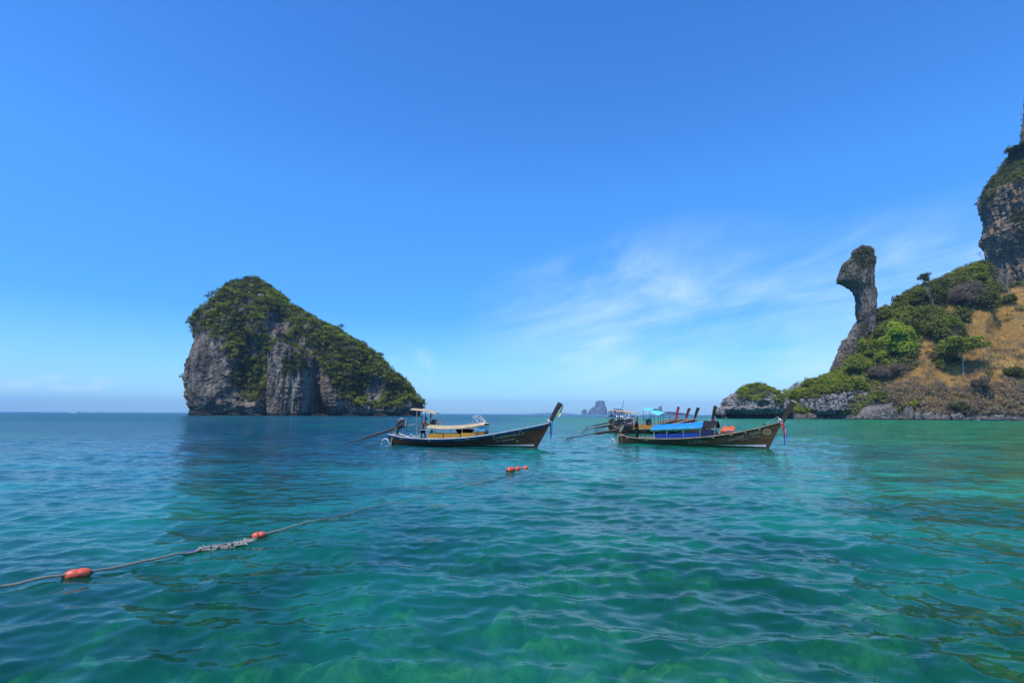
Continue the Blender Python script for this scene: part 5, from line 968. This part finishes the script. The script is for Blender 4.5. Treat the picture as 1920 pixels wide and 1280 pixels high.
def hang(bf, strips, label, seed):
    n_ = bf.len; g = np.random.default_rng(seed); c = Vector((n_+.80, 0, 1.65)); root = empty('prow_ribbons', tuple(bf.W(c)), bf.rz); tag(root, label, 'ribbons')
    m = MB(); m.tube([(-.1, -.1, .05), (.1, -.14, 0), (.15, .05, .02), (-.05, .12, .06)], .07, 7); m.build('cloth_wrap', strips[0][1], root)
    for k, (ln, mt) in enumerate(strips): m = MB(); cloth_strip(m, (.02+.06*k, -.14, 0), (.06+.09*k, -.2, -ln), .16, .10, .05, g=g); m.build('ribbon', mt, root)
hang(rb1, [(.9, MRED), (.7, MPINK)], 'red ribbons on the prow of the boat with light blue sunshades', 1); hang(rb2, [(.9, MPINK), (.6, MRED)], 'pink ribbons on the right one of the three rear prow posts', 2); hang(rb3, [(1.0, MORANGE), (.7, MPINK), (.8, MTAN)], 'orange and pink cloths on the leftmost of the three rear prow posts', 3); hang(rb4, [(.9, MPINK), (.7, MW)], 'pale pink ribbons on the middle one of the three rear prow posts', 4)
for bf, x_, lb, mt in ((rb2, 8.0, 'orange life vests heaped in the bow of a boat behind the blue canopy', MORANGE), (rb4, 1.5, 'red and pink bundle at the stern behind the standing man', MRED)):
    m = MB()
    for k in range(6): m.put(*lump((x_+.25*k, -.4+.12*(k % 3), 1.0+.10*(k % 2)), .22, k+9, 1.2, .9, 7))
    loose('life_vest_pile', m, mt, lb, 'life vests', bf, Vector((x_, -.3, .9)))
m = MB(); m.tube([(0.8, -.2, .4), (.85, -.2, 2.3), (1.1, -.2, 3.75)], .025, 6); o = loose('flag_pole', m, MPOST, 'thin dark pole rising above the light blue sunshade', 'pole', rb2, Vector((.8, -.2, .4)))
for i, (px, Yd, hgt_, lb) in enumerate([(1180, 420, 9.5, 'distant sailing yacht with bare masts behind the moored boats')]):
    p_ = onY(px, 776, Yd); root = empty('sailing_yacht', (p_.x, Yd, 0)); tag(root, lb, 'yacht'); m = MB(); V = []
    for x_ in np.linspace(-4, 4.5, 9): w_ = 1.3*(1-abs(x_/4.6)**2.2); V += [(x_, -w_, 1.1+.05*x_), (x_*.9, 0, -.4), (x_, w_, 1.1+.05*x_)]
    F_ = []
    for k in range(8): F_ += [[3*k, 3*k+1, 3*k+4, 3*k+3], [3*k+1, 3*k+2, 3*k+5, 3*k+4], [3*k, 3*k+3, 3*k+5, 3*k+2]]
    m.put(V, F_); m.build('hull', MW, root); m = MB(); m.box(-1.5, 1.5, -.7, .7, 1.1, 1.8); m.build('cabin', MW, root, bevel=.1); bar(root, 'mast', (.5, 0, 1), (.5, 0, hgt_), .07, MCHR); bar(root, 'mast', (-2.2, 0, 1), (-2.2, 0, hgt_*.8), .06, MCHR); bar(root, 'boom', (.5, 0, 2.6), (-2.0, 0, 2.7), .06, MCHR)
# speedboats far off, each throwing up a wake
foam = paint('foam', (.80,.84,.86), .9, .05, 1.0)
def speedboat(px, Yd, sgn, lb, ln=9, wk=30):
    p_ = onY(px, 776, Yd); root = empty('speedboat', (p_.x, Yd, 0), 0 if sgn > 0 else math.pi); tag(root, lb, 'boat', 'speedboats far out'); m = MB(); V = []; F_ = []
    for x_ in np.linspace(-ln/2, ln/2, 9): w_ = 1.3*(1-max(0, x_/(ln/2))**2.5*.95); zt = 1.0+.7*max(0, x_/ln*2)**2; V += [(x_, -w_, zt), (x_, 0, -.3+.5*max(0, x_/ln*2)**3), (x_, w_, zt)]
    for k in range(8): F_ += [[3*k, 3*k+1, 3*k+4, 3*k+3], [3*k+1, 3*k+2, 3*k+5, 3*k+4], [3*k, 3*k+3, 3*k+5, 3*k+2]]
    F_.append([0, 2, 1]); m.put(V, F_); m.build('hull', MW, root); m = MB(); m.box(-ln*.3, ln*.15, -1, 1, 2.3, 2.42); m.build('roof', MW, root); m = MB(); m.box(-ln*.2, ln*.1, -.8, .8, .9, 2.2); m.build('cabin', MNAVY, root)
    g = np.random.default_rng(int(px)); V = []; F_ = []; n_ = 30
    for k in range(n_+1): f = k/n_; w_ = .5+f*wk*.06; x_ = -ln*.45-f*wk; hh = (.9*(1-f)**.7+.12)*(.7+.6*g.random()); V += [(x_, -w_, .02), (x_, -w_*.4, hh), (x_, w_*.4, hh*.8), (x_, w_, .02)]
    for k in range(n_): F_ += [[4*k+j, 4*k+j+1, 4*k+5+j, 4*k+4+j] for j in range(3)]
    w_ = mesh_obj('wake', V, F_, foam); w_.location = root.location; w_.rotation_euler = root.rotation_euler; tag(w_, 'white wake behind the '+lb, 'wake'); return root
speedboat(147, 1500, 1, 'left speedboat on the horizon left of the island', 12, 22); speedboat(184, 1700, 1, 'right speedboat on the horizon left of the island', 12, 5); speedboat(1146, 460, -1, 'speedboat hidden low behind the moored boats', 8, 14)
o_ = None
# ------------------------------------------------------------------ swimming line with floats
mf, n = new_mat('float_orange'); p = n.add('ShaderNodeTexCoord').outputs['Object']; v = n.noise(p, 7, 5, .6, .4); z = n.sep(p)[2]
c = n.ramp(v, [(.3, (.70,.085,.03)), (.55, (.62,.10,.04)), (.7, (.48,.12,.06))]); dk = n.math('MULTIPLY', n.rng(n.noise(p, 9, 5, .65, .5), .50, .60), n.rng(z, .05, -.02)); c = n.mix(dk, c, (.03,.025,.018))
pb = n.add('ShaderNodeBsdfPrincipled'); n.put(pb.inputs['Base Color'], c); pb.inputs['Roughness'].default_value = .38; o_ = n.add('ShaderNodeOutputMaterial'); n.l.new(pb.outputs[0], o_.inputs[0])
def buoy(px, py, ln, rzd, label, groove=.10, ratio=.27):
    P_ = onZ(px, py, .03); zz = sea_z(P_.x, P_.y); rz = math.radians(rzd); r = ln*ratio
    prof = []
    for i in range(25):
        t = i/24; x = (t-.5)*ln; e_ = max(0, 1-abs(2*t-1)**3.2)**.5; prof.append((x, max(.012, r*e_*(1-groove*math.exp(-((t-.5)/.06)**2)))))
    V = []; F_ = []; N_ = 20
    for x, rr in prof: V += [(x, rr*math.cos(2*math.pi*k/N_), rr*math.sin(2*math.pi*k/N_)) for k in range(N_)]
    for i in range(len(prof)-1):
        for k in range(N_): F_.append([i*N_+k, (i+1)*N_+k, (i+1)*N_+(k+1) % N_, i*N_+(k+1) % N_])
    root = empty('buoy', (P_.x, P_.y, zz+r*.42), rz); tag(root, label, 'buoy', 'orange floats on the swimming line'); mesh_obj('float', V, F_, mf, root, smooth=True)
    m = MB()
    for s_ in (-1, 1): m.tube([(s_*ln*.47, 0, 0), (s_*ln*.53, 0, 0)], [r*.34, r*.26], 12)
    m.build('end_collar', MBLK, root); return P_, rz, r, zz
bu = [buoy(145, 1080.5, .30, 38, 'largest orange float, nearest on the rope, stained black underneath', .06, .25), buoy(485, 1006, .235, 40, 'orange float at the end of the pale tangle on the rope', .22, .30), buoy(957.5, 884.5, .44, 52, 'longest of the three far orange floats at the far end of the rope', .08, .26), buoy(970.5, 880, .26, 40, 'middle one of the three far orange floats', .1, .38), buoy(985, 876.5, .23, 20, 'small round orange float drifting last, off the end of the rope', .05, .45)]
rp = [(-60, 1117), (0, 1102), (60, 1094), (122, 1085), (145, 1080.5), (168, 1076), (230, 1063), (300, 1048), (345, 1036), (385, 1028), (430, 1021), (475, 1010), (484, 1005.5), (500, 1002), (560, 988), (620, 970), (680, 953), (740, 941), (800, 928), (850, 917), (890, 908), (930, 895), (950, 887), (957, 884.5), (970, 880.5)]
us_ = np.array([p[0] for p in rp], float); uu = np.concatenate([np.linspace(-60, 620, 520), np.linspace(622, 970, 120)])
def sm(x): return float(np.interp(x, us_, [p[1] for p in rp]))
cen = []
for x in uu:
    y_ = (sm(x-6)+sm(x)*2+sm(x+6))/4; p_ = onZ(x, y_, .03); z_ = sea_z(p_.x, p_.y); lift = .05 if x < 340 else (.012 if x < 480 else (.03 if x < 560 else (-.004 if 610 < x < 660 or 740 < x < 775 else .024)))
    cen.append((p_.x, p_.y, max(z_+lift, lift)))
cen = np.array(cen); k5 = np.ones(17)/17; cen[:, 2] = np.convolve(np.pad(cen[:, 2], 8, 'edge'), k5, 'valid')
rope = empty('rope', tuple(cen[0])); tag(rope, 'long twisted swimming-line rope running from the lower left corner to the far floats', 'rope')
# three twisted strands
seg = np.concatenate([[0], np.cumsum(np.linalg.norm(np.diff(cen, axis=0), axis=1))]); T_ = seg[-1]; ns = 2600
ss = np.concatenate([np.linspace(0, min(9, T_), 1500), np.linspace(min(9, T_), T_, ns-1500)[1:]]); cc = np.stack([np.interp(ss, seg, cen[:, k]) for k in range(3)], -1); tg = np.gradient(cc, axis=0); tg /= np.linalg.norm(tg, axis=1)[:, None]
sd_ = np.cross(tg, [0, 0, 1.]); sd_ /= np.linalg.norm(sd_, axis=1)[:, None]; upn = np.cross(sd_, tg); RR = .0085; sides = 5
for st in range(3):
    ph = ss/.085*2*math.pi+st*2.094; c3 = cc+(sd_*np.cos(ph)[:, None]+upn*np.sin(ph)[:, None])*RR
    rs = np.interp(ss, [0, T_*.28, T_*.36, T_], [1.2, 1.0, .5, .5])[:, None, None]; c3 = cc+(c3-cc)*rs[:, 0]; V = (c3[:, None]+rs*(sd_[:, None]*np.cos(2*math.pi*np.arange(sides)/sides)[None, :, None]+upn[:, None]*np.sin(2*math.pi*np.arange(sides)/sides)[None, :, None])*.0088).reshape(-1, 3)-cen[0]
    mesh_obj('strand', V, grid_faces(len(ss), sides, True), MROPE, rope, smooth=True)
# pale tangle of frayed line and net on the rope
g = np.random.default_rng(12); ta = onZ(380, 1029, .02); root = empty('net_tangle', tuple(ta)); tag(root, 'pale frayed tangle of net and line wound on the rope before the second float', 'net')
for nm, mt, cnt, rr in (('frayed_line', paint('bleached_net', (.46,.45,.40), .95, .5, 25, (.13,.12,.09)), 900, .006), ('dark_line', MBLK, 90, .009)):
    m = MB()
    for k in range(cnt):
        f = g.random(); px = 378+92*f; p_ = onZ(px, sm(px)+1.5+g.normal()*1.5*(.6+.7*math.sin(f*9)**2), .02); z_ = sea_z(p_.x, p_.y); a = Vector((p_.x, p_.y, z_+.006+.022*g.random())); d1 = Vector((.8, .6, 0))*(.02+.035*g.random())*(1 if g.random() < .5 else -1)+Vector(g.normal(size=3)*[1, 1, .4])*.014; d2 = d1*.6+Vector(g.normal(size=3)*[1, 1, .35])*.022; m.tube([a, a+d1, a+d1+d2], rr*(.7+.8*g.random()), 4)
    o = mesh_obj(nm, [tuple(Vector(v)-ta) for v in m.V], m.F, mt, root); o['kind'] = 'stuff'
m = MB(); pts = [onZ(x, sm(x)+1.5, .01) for x in (343, 352, 362, 372, 384)]; m.tube([Vector((p.x, p.y, sea_z(p.x, p.y)+.004))-ta for p in pts], [.008, .035, .04, .035, .01], 7); m.build('cloth', MPUR, root)
